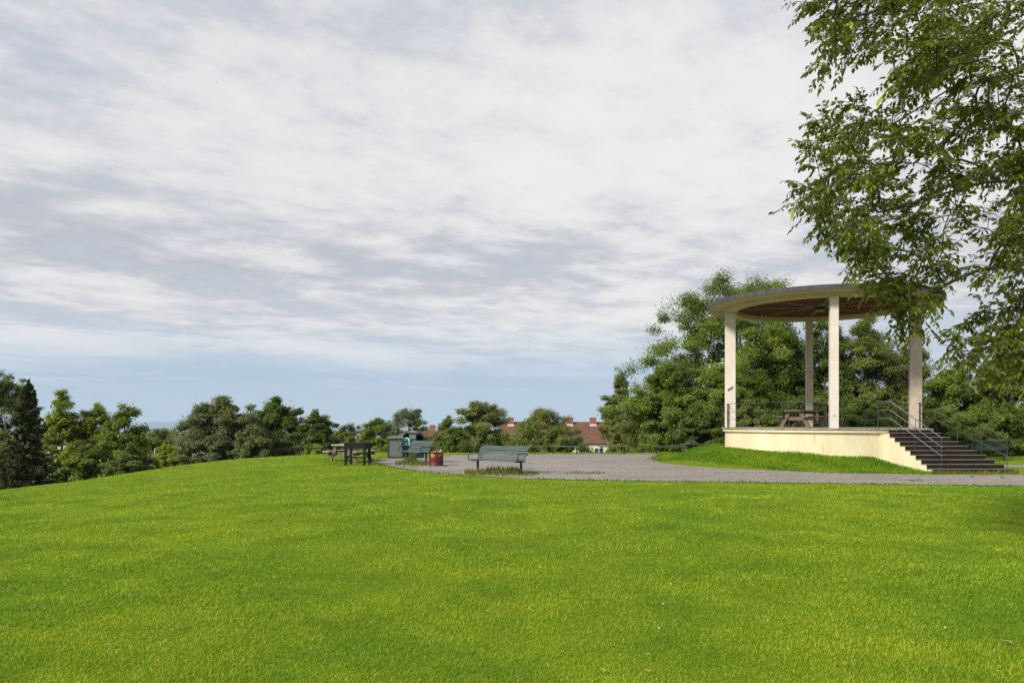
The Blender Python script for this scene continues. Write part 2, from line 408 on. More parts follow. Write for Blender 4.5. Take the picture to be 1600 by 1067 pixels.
# pillars
for k in range(4):
    t = PHI + k * PI / 2
    px, py = PR * math.sin(t), -PR * math.cos(t)
    p = MB().box((px, py, (1.421 + 6.099) / 2), (.28, .42, 6.099 - 1.421), rz=t, bev=.012).build('pillar', mat['pillar'] if k in (0, 3) else mat['pillar_greyer'], BS)
    if k == 3:   # thin grey patch on the face towards the lawn
        t2 = t
        c = Vector((px, py, 2.98)) + Vector((.05, -.146, 0))
        e1 = Vector((.86, .06, .42)).normalized()
        s = MB(); pts = [(-.10, -.10), (.05, -.02), (.13, .06), (.10, .13), (-.02, .06), (-.12, -.02)]
        ux, uz = Matrix.Rotation(t - 3 * PI / 2, 3, 'Z') @ Vector((1, 0, 0)), Vector((0, 0, 1))
        nrm = Matrix.Rotation(t - 3 * PI / 2, 3, 'Z') @ Vector((0, -1, 0))
        base = Vector((px, py, 2.98)) + nrm * .1425
        vs = [base + ux * a + uz * b_ for a, b_ in pts] + [base - nrm * .004 + ux * a + uz * b_ for a, b_ in pts]
        s.add(vs, [tuple(range(6)), tuple(range(11, 5, -1))] + [(i, (i + 1) % 6, 6 + (i + 1) % 6, 6 + i) for i in range(6)])
        s.build('grey_patch', mat['greywall'], p)
    if k == 0:   # small scribble
        nrm = Matrix.Rotation(t, 3, 'Z') @ Vector((0, -1, 0)); ux = Matrix.Rotation(t, 3, 'Z') @ Vector((1, 0, 0))
        base = Vector((px, py, 1.86)) + nrm * .2125; s = MB()
        for a, b_, w, h in ((-.01, .02, .11, .014), (.035, .0, .014, .06), (-.02, -.02, .05, .012)):
            c = base + ux * a + Vector((0, 0, b_)); s.box(c, (w, .003, h), rz=t)
        s.build('scribble', mat['greywall'], p)
# roof: soffit plate, ring beam, fascia
RF = MB().lathe([(3.72, 6.10), (3.72, 6.20), (3.745, 6.22), (4.36, 6.225), (4.36, 6.28), (3.24, 6.30), (3.23, 6.10)], 160).build('roof', mat['soffit'], BS)
MB().lathe([(4.30, 6.283), (4.362, 6.238), (4.385, 6.238), (4.385, 6.395), (2.0, 6.47), (0.02, 6.50), (0.02, 6.44), (3.0, 6.40)], 160).build('fascia', mat['fascia'], RF)
MB().lathe([(0.01, 6.285), (3.225, 6.285), (3.225, 6.295), (0.01, 6.295)], 96).build('ceiling_panel', mat['ceil_back'], RF)
sl = MB(); NW = 8
for w in range(NW):
    t = PHI + PI / NW + w * 2 * PI / NW          # bisector
    u = Vector((math.sin(t), -math.cos(t), 0)); n = Vector((-u.y, u.x, 0))
    q = .62
    while q < 3.2:
        half = q * math.tan(PI / NW) - .05
        lim = math.sqrt(max(3.21 ** 2 - q * q, 0)); half = min(half, lim)
        if half > .05: sl.box(u * q + Vector((0, 0, 6.262)), (2 * half, .13, .045), rz=t)
        q += .22
    tb = t - PI / NW; ub = Vector((math.sin(tb), -math.cos(tb), 0))
    MB().box(ub * 1.9 + Vector((0, 0, 6.232)), (.075, 2.6, .05), rz=tb).build('ceiling_rib', mat['rib'], RF)
sl.build('slatted_ceiling', mat['slat_red'], RF)
star = []
for i in range(16):
    t = PHI + i * PI / 8; r = 1.25 if i % 2 == 0 else .55; star.append((r * math.sin(t), -r * math.cos(t)))
MB().prism(star, 6.222, 6.236).build('ceiling_rose', mat['lead'], RF)
lp = MB().box((0, 0, 6.16), (.42, .42, .10), rz=PHI, bev=.02).build('ceiling_lamp', mat['lamp'], RF)
MB().box((0, 0, 6.085), (.36, .36, .044), rz=PHI, bev=.015).build('lamp_glass', mat['lampglass'], lp)
# staircase
steps = empty('staircase', (0, 0, 0)); steps.parent = BS
mass = MB()
for k in range(9, -1, -1):
    zt = DECK - ST_RISE * k
    yb = ST_Y0 - ST_RUN * k
    if k == 0:
        poly = [(st_left(0), ST_Y0), (st_right(0), ST_Y0), (st_right(0) + .1, ST_Y0 + 1.2), (1.2, ST_Y0 + 1.2), (st_left(0) - .2, ST_Y0 + .12)]
        MB().prism(poly, zt - .047, zt - .001).build('landing', mat['coping'], steps)
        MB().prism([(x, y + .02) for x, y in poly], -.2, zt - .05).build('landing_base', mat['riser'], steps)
        continue
    yn = ST_Y0 - ST_RUN * (k - 1)
    a = [(st_left(k), yb), (st_right(k), yb), (st_right(k - 1), yn + .02), (st_left(k - 1), yn + .02)]
    s = MB().prism(a, zt - .024, zt).build('step', mat['tread'], steps)
    ins = .02
    b_ = [(st_left(k) + .004, yb + ins), (st_right(k) - .03, yb + ins), (st_right(k - 1) - .03, yn + .018), (st_left(k - 1) + .004, yn + .018)]
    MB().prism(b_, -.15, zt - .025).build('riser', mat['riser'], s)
# yellow cheek wall along the left side, stepped under the treads
ch = MB()
for k in range(1, 10):
    zt = DECK - ST_RISE * k - .034; yb = ST_Y0 - ST_RUN * k + .012; yn = yb + ST_RUN
    ch.prism([(st_left(k) - .03, yb), (st_left(k) - .001, yb), (st_left(k - 1) - .001, yn), (st_left(k - 1) - .03, yn)], -.2, zt)
ch.prism([(st_left(0) - .03, ST_Y0 + .012), (st_left(0) - .001, ST_Y0 + .012), (st_left(0) - .16, ST_Y0 + .6), (st_left(0) - .19, ST_Y0 + .02)], -.2, DECK - .002)
cw = ch.build('cheek_wall', mat['base'], steps)
# railings
def pc(t, r, z): return (r * math.sin(t), -r * math.cos(t), z)
def arc_rail(t0, t1, npost, post_ends=True):
    o = MB()
    n = max(6, int(abs(t1 - t0) * 14))
    for h, rr in ((.95, .012), (.62, .008), (.33, .008)):
        o.tube([pc(t0 + (t1 - t0) * i / n, 3.58, DECK + h) for i in range(n + 1)], rr, 6)
    r = o.build('railing', mat['iron'], BS)
    for i in range(npost):
        t = t0 + (t1 - t0) * (i + (0 if post_ends else .5)) / max(1, npost - (1 if post_ends else 0))
        MB().tube([pc(t, 3.58, DECK - .01), pc(t, 3.58, DECK + .95)], .011, 6).build('post', mat['iron'], r)
    return r
d_ = .075
LEFT_T = math.atan2(st_left(0) + .25, -(ST_Y0 + .2)) if False else .175
RIGHT_T = .80
arc_rail(PHI - PI / 2 + d_, PHI - d_, 5)
arc_rail(PHI + d_, LEFT_T, 2)
arc_rail(PHI + PI / 2 + d_, PHI + PI - d_, 6)
arc_rail(PHI + PI + d_, PHI + 3 * PI / 2 - d_, 6)
# brackets that clamp the rails to the left and right pillars
for t in (PHI - PI / 2 + .0, PHI + PI / 2):
    s = MB(); tt = t + (.055 if t < 0 else -.055)
    for h in (.95, .62, .33):
        s.box(Vector(pc(tt, 3.56, DECK + h)), (.10, .05, .045), rz=tt)
    s.tube([pc(tt, 3.56, DECK), pc(tt, 3.56, DECK + .98)], .022, 6)
    s.build('rail_bracket', mat['iron'], BS)
def handrail(top, bot, pre, zt, zb, posts, m):
    o = MB()
    for h, rr in ((.95, .019), (.65, .016), (.36, .016)):
        pts = [(*q, zt + h) for q in pre] + [(*top, zt + h), (*bot, zb + h)]
        o.tube(pts, rr * (1 if m is mat['rail_grey'] else .45), 8)
    r = o.build('handrail', m, BS)
    for f in posts:
        x = top[0] + (bot[0] - top[0]) * f; y = top[1] + (bot[1] - top[1]) * f
        k = (ST_Y0 - y) / ST_RUN; zf = DECK - ST_RISE * max(0, math.floor(k + 1e-6) + (0 if f == 0 else 1))
        zr = zt + (zb - zt) * f
        MB().tube([(x, y, zf - .01), (x, y, zr + .96)], .011, 6).build('post', mat['iron'], r)
    return r
Lt = (13.30 - GX, ST_Y0 + .02); Lb = (14.10 - GX, ST_Y0 - ST_RUN * 8.6)
handrail(Lt, Lb, [pc(LEFT_T, 3.58, 0)[:2]], DECK, DECK - ST_RISE * 8.7, (.12, .5, .98), mat['rail_grey'])
Rt = (14.85 - GX, ST_Y0 + .05); Rb = (16.25 - GX, ST_Y0 - ST_RUN * 8.7)
handrail(Rt, Rb, [pc(PHI + PI / 2 - .055, 3.56, 0)[:2], (15.5 - GX, ST_Y0 + 1.6)], DECK, DECK - ST_RISE * 8.8, (.33, .65, .98), mat['iron'])

# ------------------------------------------------------------------ picnic tables
def picnic(loc, rz, label, m_top, m_leg, wid=1.55, ln=1.75, h=.74):
    r = empty('picnic_table', loc, rz, label, 'picnic table')
    t = MB()
    for i in range(5): t.box((0, -.30 + i * .15, h - .032), (ln, .142, .065), bev=.010)
    t.build('tabletop', m_top, r)
    for sgn in (-1, 1):
        s = MB()
        for q in (-.075, .075): s.box((0, sgn * (wid / 2 - .15) + q, .44), (ln, .142, .065), bev=.010)
        s.build('seat', m_top, r)
    for ex in (-ln * .36, ln * .36):
        for sgn in (-1, 1):
            a = Vector((ex, sgn * .24, h - .05)); b_ = Vector((ex, sgn * .62, 0.0)); mid = (a + b_) / 2; d = b_ - a
            MB().box(mid, (.08, .155, d.length), rx=math.atan2(d.y, -d.z) if True else 0).build('leg', m_leg, r)
        MB().box((ex + .067, 0, .36), (.05, wid - .06, .14)).build('crossbeam', m_leg, r)
        MB().box((ex + .067, 0, h - .115), (.05, .64, .10)).build('top_batten', m_leg, r)
    return r
g = lambda x, y: float(G(x, y))
tx, ty = -6.62, 31.2
picnic((tx, ty, g(tx, ty) - .02), math.radians(72), 'weathered grey wooden picnic table standing on the lawn beside the black metal stand', mat['wood_grey'], mat['wood_dark'])
picnic((12.15, 31.9, DECK), math.radians(38), 'brown wooden picnic table standing on the raised deck of the bandstand', mat['wood_brown'], mat['wood_brown'], 1.45, 1.5, .72)
# black stand
bx, by = -5.92, 29.2
st = empty('barbecue_stand', (bx, by, g(bx, by) - .01), math.radians(-10), 'black four-legged metal stand with a deep front apron, in front of the grey picnic table', 'metal stand')
MB().box((0, 0, .85), (.86, .62, .03), bev=.006).box((0, -.295, .745), (.84, .025, .178)).box((0, .295, .745), (.84, .025, .178)).box((-.408, 0, .745), (.025, .562, .178)).box((.408, 0, .745), (.025, .562, .178)).build('top', mat['black'], st)
for sx in (-1, 1):
    for sy in (-1, 1): MB().box((sx * .375, sy * .265, .327), (.085, .06, .655)).build('leg', mat['black'], st)
for sy in (-1, 1): MB().box((0, sy * .265, .30), (.665, .03, .03)).build('stretcher', mat['black'], st)

# ------------------------------------------------------------------ slatted benches
def bench(loc, ang, label, ln=1.9):
    """ang: direction of the long axis; the sitter faces the local -Y side"""
    r = empty('park_bench', loc, ang, label, 'bench', 'green slatted park benches')
    prof = [(-.36, .425), (-.285, .437), (-.21, .432), (-.135, .423), (-.06, .416), (.01, .418), (.065, .455), (.10, .525), (.13, .60), (.16, .675), (.195, .745), (.245, .80), (.32, .835)]
    n = len(prof)
    def slat(i, mb):
        a = prof[max(0, i - 1)]; b_ = prof[min(n - 1, i + 1)]; ang2 = math.atan2(b_[1] - a[1], b_[0] - a[0])
        mb.box((0, prof[i][0], prof[i][1]), (ln, .060, .024), rx=ang2, bev=.007)
    s = MB(); [slat(i, s) for i in range(0, 6)]; s.build('seat', mat['bench'], r)
    s = MB(); [slat(i, s) for i in range(6, n)]; s.build('backrest', mat['bench'], r)
    for sx in (-1, 1):
        x = sx * (ln / 2 - .10)
        fr = MB()
        for i in range(n - 1):
            a, b_ = prof[i], prof[i + 1]; m_ = ((a[0] + b_[0]) / 2, (a[1] + b_[1]) / 2); L_ = math.hypot(b_[0] - a[0], b_[1] - a[1]); q = math.atan2(b_[1] - a[1], b_[0] - a[0])
            fr.box((x, m_[0] + .027 * math.sin(q), m_[1] - .027 * math.cos(q)), (.045, L_ + .012, .028), rx=q)
        fr.build('frame', mat['bench_iron'], r)
        xa = sx * (ln / 2 + .012)
        MB().tube([(xa, -.34, .39), (xa, -.365, .47), (xa, -.365, .56), (xa, -.33, .62), (xa, -.26, .648), (xa, -.05, .645), (xa, .10, .635), (xa, .155, .60)], .019, 8).build('armrest', mat['bench_iron'], r)
        lg = MB().tube([(x, -.03, 0), (x, -.03, .39)], .042, 10)
        lg.box((x, -.04, .385), (.07, .42, .03)); lg.build('leg', mat['bench_iron'], r)
    return r
def bench_at(x, y, axis_dir, label, ln=1.9, sink=0.0):
    return bench((x, y, g(x, y) * (0 if abs(g(x, y)) < .05 else 1) + .014 - sink), math.atan2(axis_dir[1], axis_dir[0]), label, ln)
bench_at(-.40, 24.5, (.79, -.61), 'green slatted bench with curved back nearest the lawn, weeds at its feet', 1.98)
bench_at(-3.85, 30.95, (.60, -.80), 'green slatted bench with curved back between the green bins and the red drum', 1.72)
bench_at(20.0, 32.0, (-1, -.12), 'green slatted bench seen from behind, partly hidden by the bandstand stairs', 1.72)
# backless benches along the far edge of the gravel
def flat_bench(loc, ang, label, ln=1.5, m='bench_far'):
    r = empty('backless_bench', loc, ang, label, 'bench', 'low backless benches along the far edge of the gravel')
    s = MB()
    for i in range(4): s.box((0, -.165 + i * .11, .44), (ln, .098, .045), bev=.006)
    s.build('seat', mat[m], r)
    for sx in (-1, 1):
        MB().box((sx * (ln / 2 - .16), 0, .205), (.07, .07, .41)).box((sx * (ln / 2 - .16), 0, .405), (.06, .42, .025)).build('leg', mat['bench_iron'], r)
    return r
flat_lbl = {818: 'low backless green bench peeping out behind the back of the slatted bench nearest the lawn', 883: 'low backless green bench in front of the small bush beside the cream house wall',
            958: 'low backless green bench straight in front of the yellow house wall', 1044: 'low backless green bench just left of the grass mound'}
for px, lb in flat_lbl.items():
    d = 38.6; x = (px - 800) / F * d; flat_bench((x, d, g(x, d) - .05), math.radians({818: -4, 883: -5, 958: 3, 1044: 2}[px]), lb)
flat_bench((9.6, 38.9, g(9.6, 38.9) + .06), math.radians(6), 'low thin backless bench behind the grass mound, left of the bandstand base', 1.6)
flat_bench((-9.35, 35.2, g(-9.35, 35.2) - .13), math.radians(-3), 'dark low backless bench at the lawn edge, left of the grey picnic table', 1.55, 'black')

# ------------------------------------------------------------------ red drum
dx_, dy_ = -2.83, 28.4
dr = empty('oil_drum', (dx_, dy_, .012), 0, 'red oil drum with scorched side and yellow spray marks, used as a litter bin', 'drum')
R0 = .265
prof = [(0.01, .05), (.25, .05), (.25, .02), (R0 + .008, .0), (R0 + .008, .018), (R0, .03), (R0, .185), (R0 + .013, .20), (R0, .215), (R0, .355), (R0 + .013, .37), (R0, .385), (R0, .495), (R0 + .009, .508), (R0 + .009, .522), (R0 - .014, .522), (R0 - .014, .06), (.01, .06)]
MB().lathe(prof, 40, closed=False).build('body', mat['drum'], dr)
def on_drum(a, z, w, h, tilt=0):
    c = Vector(((R0 + .0035) * math.sin(a), -(R0 + .0035) * math.cos(a), z))
    return c, a
s = MB()
a0 = -.10
def stroke(pts, w):
    for (u0, z0), (u1, z1) in zip(pts[:-1], pts[1:]):
        um, zm = (u0 + u1) / 2, (z0 + z1) / 2; L_ = math.hypot(u1 - u0, z1 - z0)
        t = um / R0; c = Vector(((R0 + .004) * math.sin(t), -(R0 + .004) * math.cos(t), zm))
        s.box(c, (L_ + w * .6, .005, w), rz=t, ry=-math.atan2(z1 - z0, u1 - u0))
ring = [(-.125 + .042 * math.cos(q * PI / 5), .40 + .05 * math.sin(q * PI / 5)) for q in range(11)]
stroke(ring, .022); stroke([(-.02, .42), (-.065, .39), (-.02, .37)], .016); s.build('graffiti_letter', mat['yellow'], dr); s = MB(); stroke([(.10, .36), (.13, .44)], .012); s.build('graffiti_letter', mat['yellow'], dr); s = MB(); stroke([(.17, .37), (.20, .45)], .012)
s.build('graffiti_letter', mat['yellow'], dr)
t = MB()
rng = np.random.default_rng(5)
for i in range(9):
    a = rng.uniform(0, 2 * PI); r = rng.uniform(.02, .19)
    t.box((r * math.cos(a), r * math.sin(a), .495 + rng.uniform(0, .04)), (rng.uniform(.06, .13), rng.uniform(.05, .1), rng.uniform(.02, .07)), rz=a, rx=rng.uniform(-.6, .6), ry=rng.uniform(-.6, .6), bev=.01)
t.build('rubbish', mat['wood_grey'], dr)
t = MB().box((.18, -.10, .55), (.07, .04, .09), rz=.5, rx=.4, bev=.01).box((.205, -.06, .54), (.05, .05, .05), rz=1, ry=.5, bev=.01)
t.build('crumpled_paper', mat['paper'], dr)

# ------------------------------------------------------------------ waste bins
bY = 34.6
def X_(px, d=bY): return (px - 800) / F * d
c1 = empty('waste_cabinet', (X_(620), bY - .35, .0), math.radians(8), 'dark green waste cabinet with a grey front panel and sloping lid', 'waste bin', 'green waste bins beside the gravel')
MB().box((0, 0, .46), (.70, .62, .90), bev=.015).build('body', mat['bin_green'], c1)
MB().box((0, -.312, .44), (.52, .012, .70)).build('front_panel', mat['bin_panel'], c1)
s = MB(); s.add([(-.37, -.34, .912), (.37, -.34, .912), (.37, .34, .912), (-.37, .34, .912), (-.36, -.33, .955), (.30, -.33, 1.03), (.30, .33, 1.03), (-.36, .33, .955)],
      [(3, 2, 1, 0), (4, 5, 6, 7), (0, 1, 5, 4), (1, 2, 6, 5), (2, 3, 7, 6), (3, 0, 4, 7)]); s.build('lid', mat['bin_lid'], c1)
def hooded(x, y, rz, label, hgt=.98, w=.42):
    r = empty('hooded_bin', (x, y, 0), rz, label, 'waste bin', 'green waste bins beside the gravel')
    MB().box((0, 0, (hgt - .32) / 2 + .02), (w, w, hgt - .34), bev=.015).build('body', mat['bin_green'], r)
    # arched hood open towards the front
    n = 12; hw = w / 2; z0 = hgt - .318
    out = [(-hw, z0)] + [(-hw * math.cos(PI * i / n), z0 + .10 + hw * math.sin(PI * i / n)) for i in range(n + 1)] + [(hw, z0)]
    iw = hw - .045
    inn = [(-iw, z0)] + [(-iw * math.cos(PI * i / n), z0 + .10 + iw * math.sin(PI * i / n)) for i in range(n + 1)] + [(iw, z0)]
    s = MB(); m_ = len(out)
    vs = [(x_, -hw, z_) for x_, z_ in out] + [(x_, -hw, z_) for x_, z_ in inn] + [(x_, hw, z_) for x_, z_ in out] + [(x_, hw, z_) for x_, z_ in inn]
    fs = []
    for i in range(m_ - 1):
        fs += [(i, i + 1, m_ + i + 1, m_ + i), (2 * m_ + i + 1, 2 * m_ + i, i, i + 1)[::-1], (m_ + i, m_ + i + 1, 3 * m_ + i + 1, 3 * m_ + i), (2 * m_ + i, 3 * m_ + i, 3 * m_ + i + 1, 2 * m_ + i + 1)]
    s.add(vs, fs); s.build('hood', mat['bin_green'], r)
    bk = MB(); bk.add([(x_, hw - .02, z_) for x_, z_ in inn], [tuple(range(m_))]); bk.add([(x_, hw - .035, z_) for x_, z_ in inn], [tuple(range(m_))[::-1]])
    bk.build('mouth', mat['mouth_shade'], r)  # near-black sheet, the shade inside the hood put into its colour
    return r
hooded(X_(630), bY + .35, math.radians(40), 'dark green hooded bin half hidden behind the cabinet with the grey panel', 1.12, .46)
hooded(X_(652), bY + .05, math.radians(35), 'dark green arch hooded bin with open mouth, rightmost of the green bins', 1.10, .46)
c2 = empty('poster_bin', (X_(640), bY - .15, .0), math.radians(4), 'dark green bin with a pale blue poster on its front and a flat overhanging cap', 'waste bin', 'green waste bins beside the gravel')
MB().box((0, 0, .45), (.66, .50, .86), bev=.015).build('body', mat['bin_green'], c2)
MB().box((.16, 0, 1.0), (.30, .30, .24), bev=.01).box((.16, 0, 1.142), (.06, .06, .04)).build('turret', mat['bin_lid'], c2)
cp = MB(); cp.add([(-.09, -.25, 1.165), (.41, -.25, 1.165), (.41, .25, 1.165), (-.09, .25, 1.165), (-.09, -.25, 1.185), (.41, -.25, 1.185), (.41, .25, 1.185), (-.09, .25, 1.185), (.10, -.06, 1.25), (.22, -.06, 1.25), (.22, .06, 1.25), (.10, .06, 1.25)],
    [(3, 2, 1, 0), (0, 1, 5, 4), (1, 2, 6, 5), (2, 3, 7, 6), (3, 0, 4, 7), (4, 5, 9, 8), (5, 6, 10, 9), (6, 7, 11, 10), (7, 4, 8, 11), (8, 9, 10, 11)]); cp.build('cap', mat['bin_lid'], c2)
MB().tube([(.16, 0, 1.24), (.16, 0, 1.52)], .018, 6).build('cap_rod', mat['rail_grey'], c2)
po = []
for i in range(9): t = PI * i / 8; po.append((-.10 + .145 * math.cos(t), .83 + .12 * math.sin(t)))
po = [(.045, .60)] + po + [(-.245, .60)]
def plate(poly, y, th, m, name, par):
    n = len(poly); vs = [(x, y, z) for x, z in poly] + [(x, y + th, z) for x, z in poly]
    return MB().add(vs, [tuple(range(n)), tuple(range(n, 2 * n))[::-1]] + [(i, n + i, n + (i + 1) % n, (i + 1) % n) for i in range(n)]).build(name, m, par)
p0 = plate(po, -.262, .01, mat['cyan'], 'poster', c2)
plate([(-.22, .61), (-.17, .61), (-.165, .70), (-.09, .70), (-.085, .61), (-.03, .61), (-.02, .79), (-.04, .80), (-.02, .86), (-.08, .90), (-.12, .86), (-.10, .82), (-.20, .80), (-.235, .75), (-.215, .72)], -.266, .003, mat['teal'], 'poster_figure', p0)
plate([(.005, .62), (.03, .62), (.03, .72), (.005, .72)], -.266, .003, mat['paper'], 'poster_text', p0)

# ------------------------------------------------------------------ houses beyond the hilltop
def gable(mb, c, Lx, Wy, z0, z1, hip=0.0):
    x, y = c; h = hip
    mb.add([(x - Lx / 2, y - Wy / 2, z0), (x + Lx / 2, y - Wy / 2, z0), (x + Lx / 2, y + Wy / 2, z0), (x - Lx / 2, y + Wy / 2, z0), (x - Lx / 2 + h, y, z1), (x + Lx / 2 - h, y, z1)],
           [(0, 1, 5, 4), (2, 3, 4, 5), (3, 0, 4), (1, 2, 5), (3, 2, 1, 0)])
HD = 108.0
hxm = (897 - 800) / F * HD
zr = EYE - (659 - HOR) / F * HD; ze = EYE - (692 - HOR) / F * HD
H = empty('house', (hxm, HD, -9), 0, 'long cream house with red-brown tiled roof and brick chimneys behind the far benches', 'house')
MB().box((0, 5, 4.5 + (ze + 9 - 9) / 2 + .0), (20.6, 9.4, ze + 9)).build('wall', mat['housewall'], H) if False else MB().box((0, 4.5, (ze + 9) / 2), (20.6, 8.6, ze + 9 - .06)).build('wall', mat['housewall'], H)
s = MB(); gable(s, (0, 4.5), 21.4, 9.6, ze + 9, zr + 9)
rf = s.build('roof', mat['roof_tile'], H)
s = MB()   # projecting wing with its own hipped roof, right of the middle
wx = (927 - 897) / F * HD
s.add([(wx - 3.2, -1.6, ze + 9 - .05), (wx + 6.5, -1.6, ze + 9 - .05), (wx + 6.5, 4.4, ze + 9 - .05), (wx - 3.2, 4.4, ze + 9 - .05), (wx + 1.3, 1.8, zr + 9 - .8), (wx + 1.9, 1.8, zr + 9 - .8), (wx + 1.9, 4.3, zr + 9 - .8), (wx + 1.3, 4.3, zr + 9 - .8)],
      [(0, 1, 5, 4), (1, 2, 6, 5), (2, 3, 7, 6), (3, 0, 4, 7), (4, 5, 6, 7), (3, 2, 1, 0)])
s.build('wing_roof', mat['roof_tile'], H)
MB().box((wx + 1.6, 0.2, (ze + 9) / 2 - .05), (8.8, 3.0, ze + 9 - .16)).build('wing_wall', mat['housewall'], H)
for px, w in ((798, .85), (893, 1.0), (931, .9)):
    cx = (px - 897) / F * HD
    c = MB().box((cx, 4.1, zr + 9 - .1), (w, .9, 1.3), bev=.03).build('chimney', mat['brick'], rf)
    MB().box((cx, 4.1, zr + 9 + .58), (w + .1, 1.0, .09)).build('chimney_cap', mat['brick'], c)
    MB().box((cx, 3.55, zr + 9 - .52), (w + .1, .12, .42), rx=-.7).build('flashing', mat['flash'], c)
def pitched(px, v, par, w, h, yy, slope, name, m):
    cx = (px - 897) / F * HD; z = EYE - (v - HOR) / F * HD + 9
    return MB().box((cx, yy, z), (w, h, .08), rx=slope).build(name, m, par)
for px, v in ((884, 687), (800, 683), (843, 690)):
    z = EYE - (v - HOR) / F * HD + 9; t_ = (z - (ze + 9)) / (zr - ze); yy = -.3 + 4.8 * t_
    sk = MB().box(((px - 897) / F * HD, yy - .05, z + .06), (.95, 1.25, .09), rx=math.atan2(zr - ze, 4.8)).build('skylight', mat['frame'], rf)
    MB().box(((px - 897) / F * HD, yy - .09, z + .12), (.75, 1.0, .03), rx=math.atan2(zr - ze, 4.8)).build('pane', mat['glass'], sk)
for px in (850, 872, 913, 934, 958):
    cx = (px - 897) / F * HD; yy = -1.32 if px in (913, 934, 958) else .18
    w_ = MB().box((cx, yy, ze + 9 - 1.25), (1.3, .08, 1.3)).build('window', mat['frame'], H)
    MB().box((cx - .31, yy - .035, ze + 9 - 1.25), (.52, .05, 1.1)).box((cx + .31, yy - .035, ze + 9 - 1.25), (.52, .05, 1.1)).build('pane', mat['glass'], w_)
def small_house(name, label, px, d, w, dep, v_ridge, v_eave, zb, mw, mr, rz=0, chim=()):
    x = (px - 800) / F * d; zr = EYE - (v_ridge - HOR) / F * d; ze = EYE - (v_eave - HOR) / F * d
    h = empty(name, (x, d, zb), rz, label, 'house')
    MB().box((0, 0, (ze - zb) / 2), (w, dep, ze - zb - .04)).build('wall', mat[mw], h)
    s = MB(); gable(s, (0, 0), w + .7, dep + .8, ze - zb, zr - zb); r = s.build('roof', mat[mr], h)
    for cx in chim:
        MB().box((cx, .1, zr - zb + .25), (.9, .8, 1.4), bev=.03).build('chimney', mat['brick'], r)
    for i in range(max(2, int(w / 3))):
        cx = -w / 2 + (i + .5) * w / max(2, int(w / 3))
        wn = MB().box((cx, -dep / 2 - .02, (ze - zb) - 1.5), (1.1, .08, 1.4)).build('window', mat['frame'], h)
        MB().box((cx, -dep / 2 - .055, (ze - zb) - 1.5), (.85, .05, 1.15)).build('pane', mat['glass'], wn)
    return h
small_house('house', 'red-roofed house with one chimney glimpsed between the bins and the nearby trees', 672, 122, 9, 8, 673, 692, -9, 'whitewall', 'roof_tile', .1, (.4,))
small_house('house', 'pale cream house with brown roof at the left edge of the big dark chestnut', 297, 92, 6.0, 7, 683, 693, -10, 'housewall', 'roof_tile', .75)
small_house('house', 'brown-roofed house glimpsed through the light green trees at the far left', 112, 125, 8, 7, 684, 692, -12, 'whitewall', 'roof_tile', -.2)
small_house('house', 'small grey house peeping over the round shrub behind the grey picnic table', 558, 190, 3.4, 6, 670.5, 673.5, -12, 'greywall', 'greywall', 0)
small_house('house', 'pale gable just above the cabinet with the grey panel', 609, 118, 3.0, 5, 672, 676, -10, 'whitewall', 'flash', .0)

# ------------------------------------------------------------------ leaves and trees
def unit(v): return v / np.maximum(np.linalg.norm(v, axis=-1, keepdims=True), 1e-9)
def leaf_quads(c, nrm, size, rng, asp=.55):
    """diamond leaves: centre, normal, length"""
    n = len(c); a = unit(np.cross(nrm, rng.normal(size=(n, 3)))); b = np.cross(nrm, a)
    s = size[:, None]; k = s * asp
    fold = nrm * s * .10
    v = np.stack([c - a * s * .5, c + b * k * .5 + fold, c + a * s * .5, c - b * k * .5 + fold], 1).reshape(-1, 3)
    f = np.arange(n * 4).reshape(-1, 4)
    return v, f
def tube_np(paths, n=5):
    V, Fq, off = [], [], 0
    for pts, rs in paths:
        pts = np.asarray(pts, float); d = np.gradient(pts, axis=0); d = unit(d)
        up = np.array([.13, .21, .97]); a = unit(np.cross(d, up)); b = np.cross(d, a)
        ang = 2 * PI * np.arange(n) / n
        v = pts[:, None] + (a[:, None] * np.cos(ang)[None, :, None] + b[:, None] * np.sin(ang)[None, :, None]) * np.asarray(rs)[:, None, None]
        m = len(pts); V.append(v.reshape(-1, 3))
        i = np.arange((m - 1) * n).reshape(m - 1, n); j = np.roll(i, -1, 1)
        Fq.append(np.stack([i, j, j + n, i + n], -1).reshape(-1, 4) + off); off += m * n
    return np.concatenate(V), np.concatenate(Fq)
LM = {
 'deep': leafmat('leaf_deep_green', (0.050, 0.089, 0.014), (0.135, 0.183, 0.023), (0.231, 0.265, 0.035)),
 'mid': leafmat('leaf_mid_green', (.084, .140, .014), (.190, .258, .026), (0.329, 0.334, 0.043)),
 'fresh': leafmat('leaf_fresh_green', (0.123, 0.188, 0.016), (0.271, 0.327, 0.026), (0.428, 0.431, 0.050)),
 'olive': leafmat('leaf_olive', (.100, .132, .024), (.208, .246, .042), (.32, .335, .068)),
 'grey': leafmat('leaf_grey_green', (.076, .100, .030), (.172, .200, .062), (.28, .29, .10)),
 'spruce': leafmat('needle_dark', (.026, .042, .014), (.074, .088, .026), (.14, .115, .045), .15),
 'fore': leafmat('leaf_near_tree', (.066, .098, .012), (.170, .206, .018), (.42, .45, .035), .38, .42, .4),
}
def envelope(kind, t):
    if kind == 'round': return np.sqrt(np.clip(1 - (2 * t - .92) ** 2 / 1.17, 0, 1))
    if kind == 'dome': return np.clip((1 - t ** 3.4), 0, 1) ** .5 * (.88 + .12 * np.clip(t * 4, 0, 1))
    if kind == 'tall': return np.clip(np.sin(PI * np.clip(t * .80 + .19, 0, 1)), 0, 1) ** .48
    return np.sqrt(np.clip(1 - (2 * t - 1) ** 2, 0, 1))
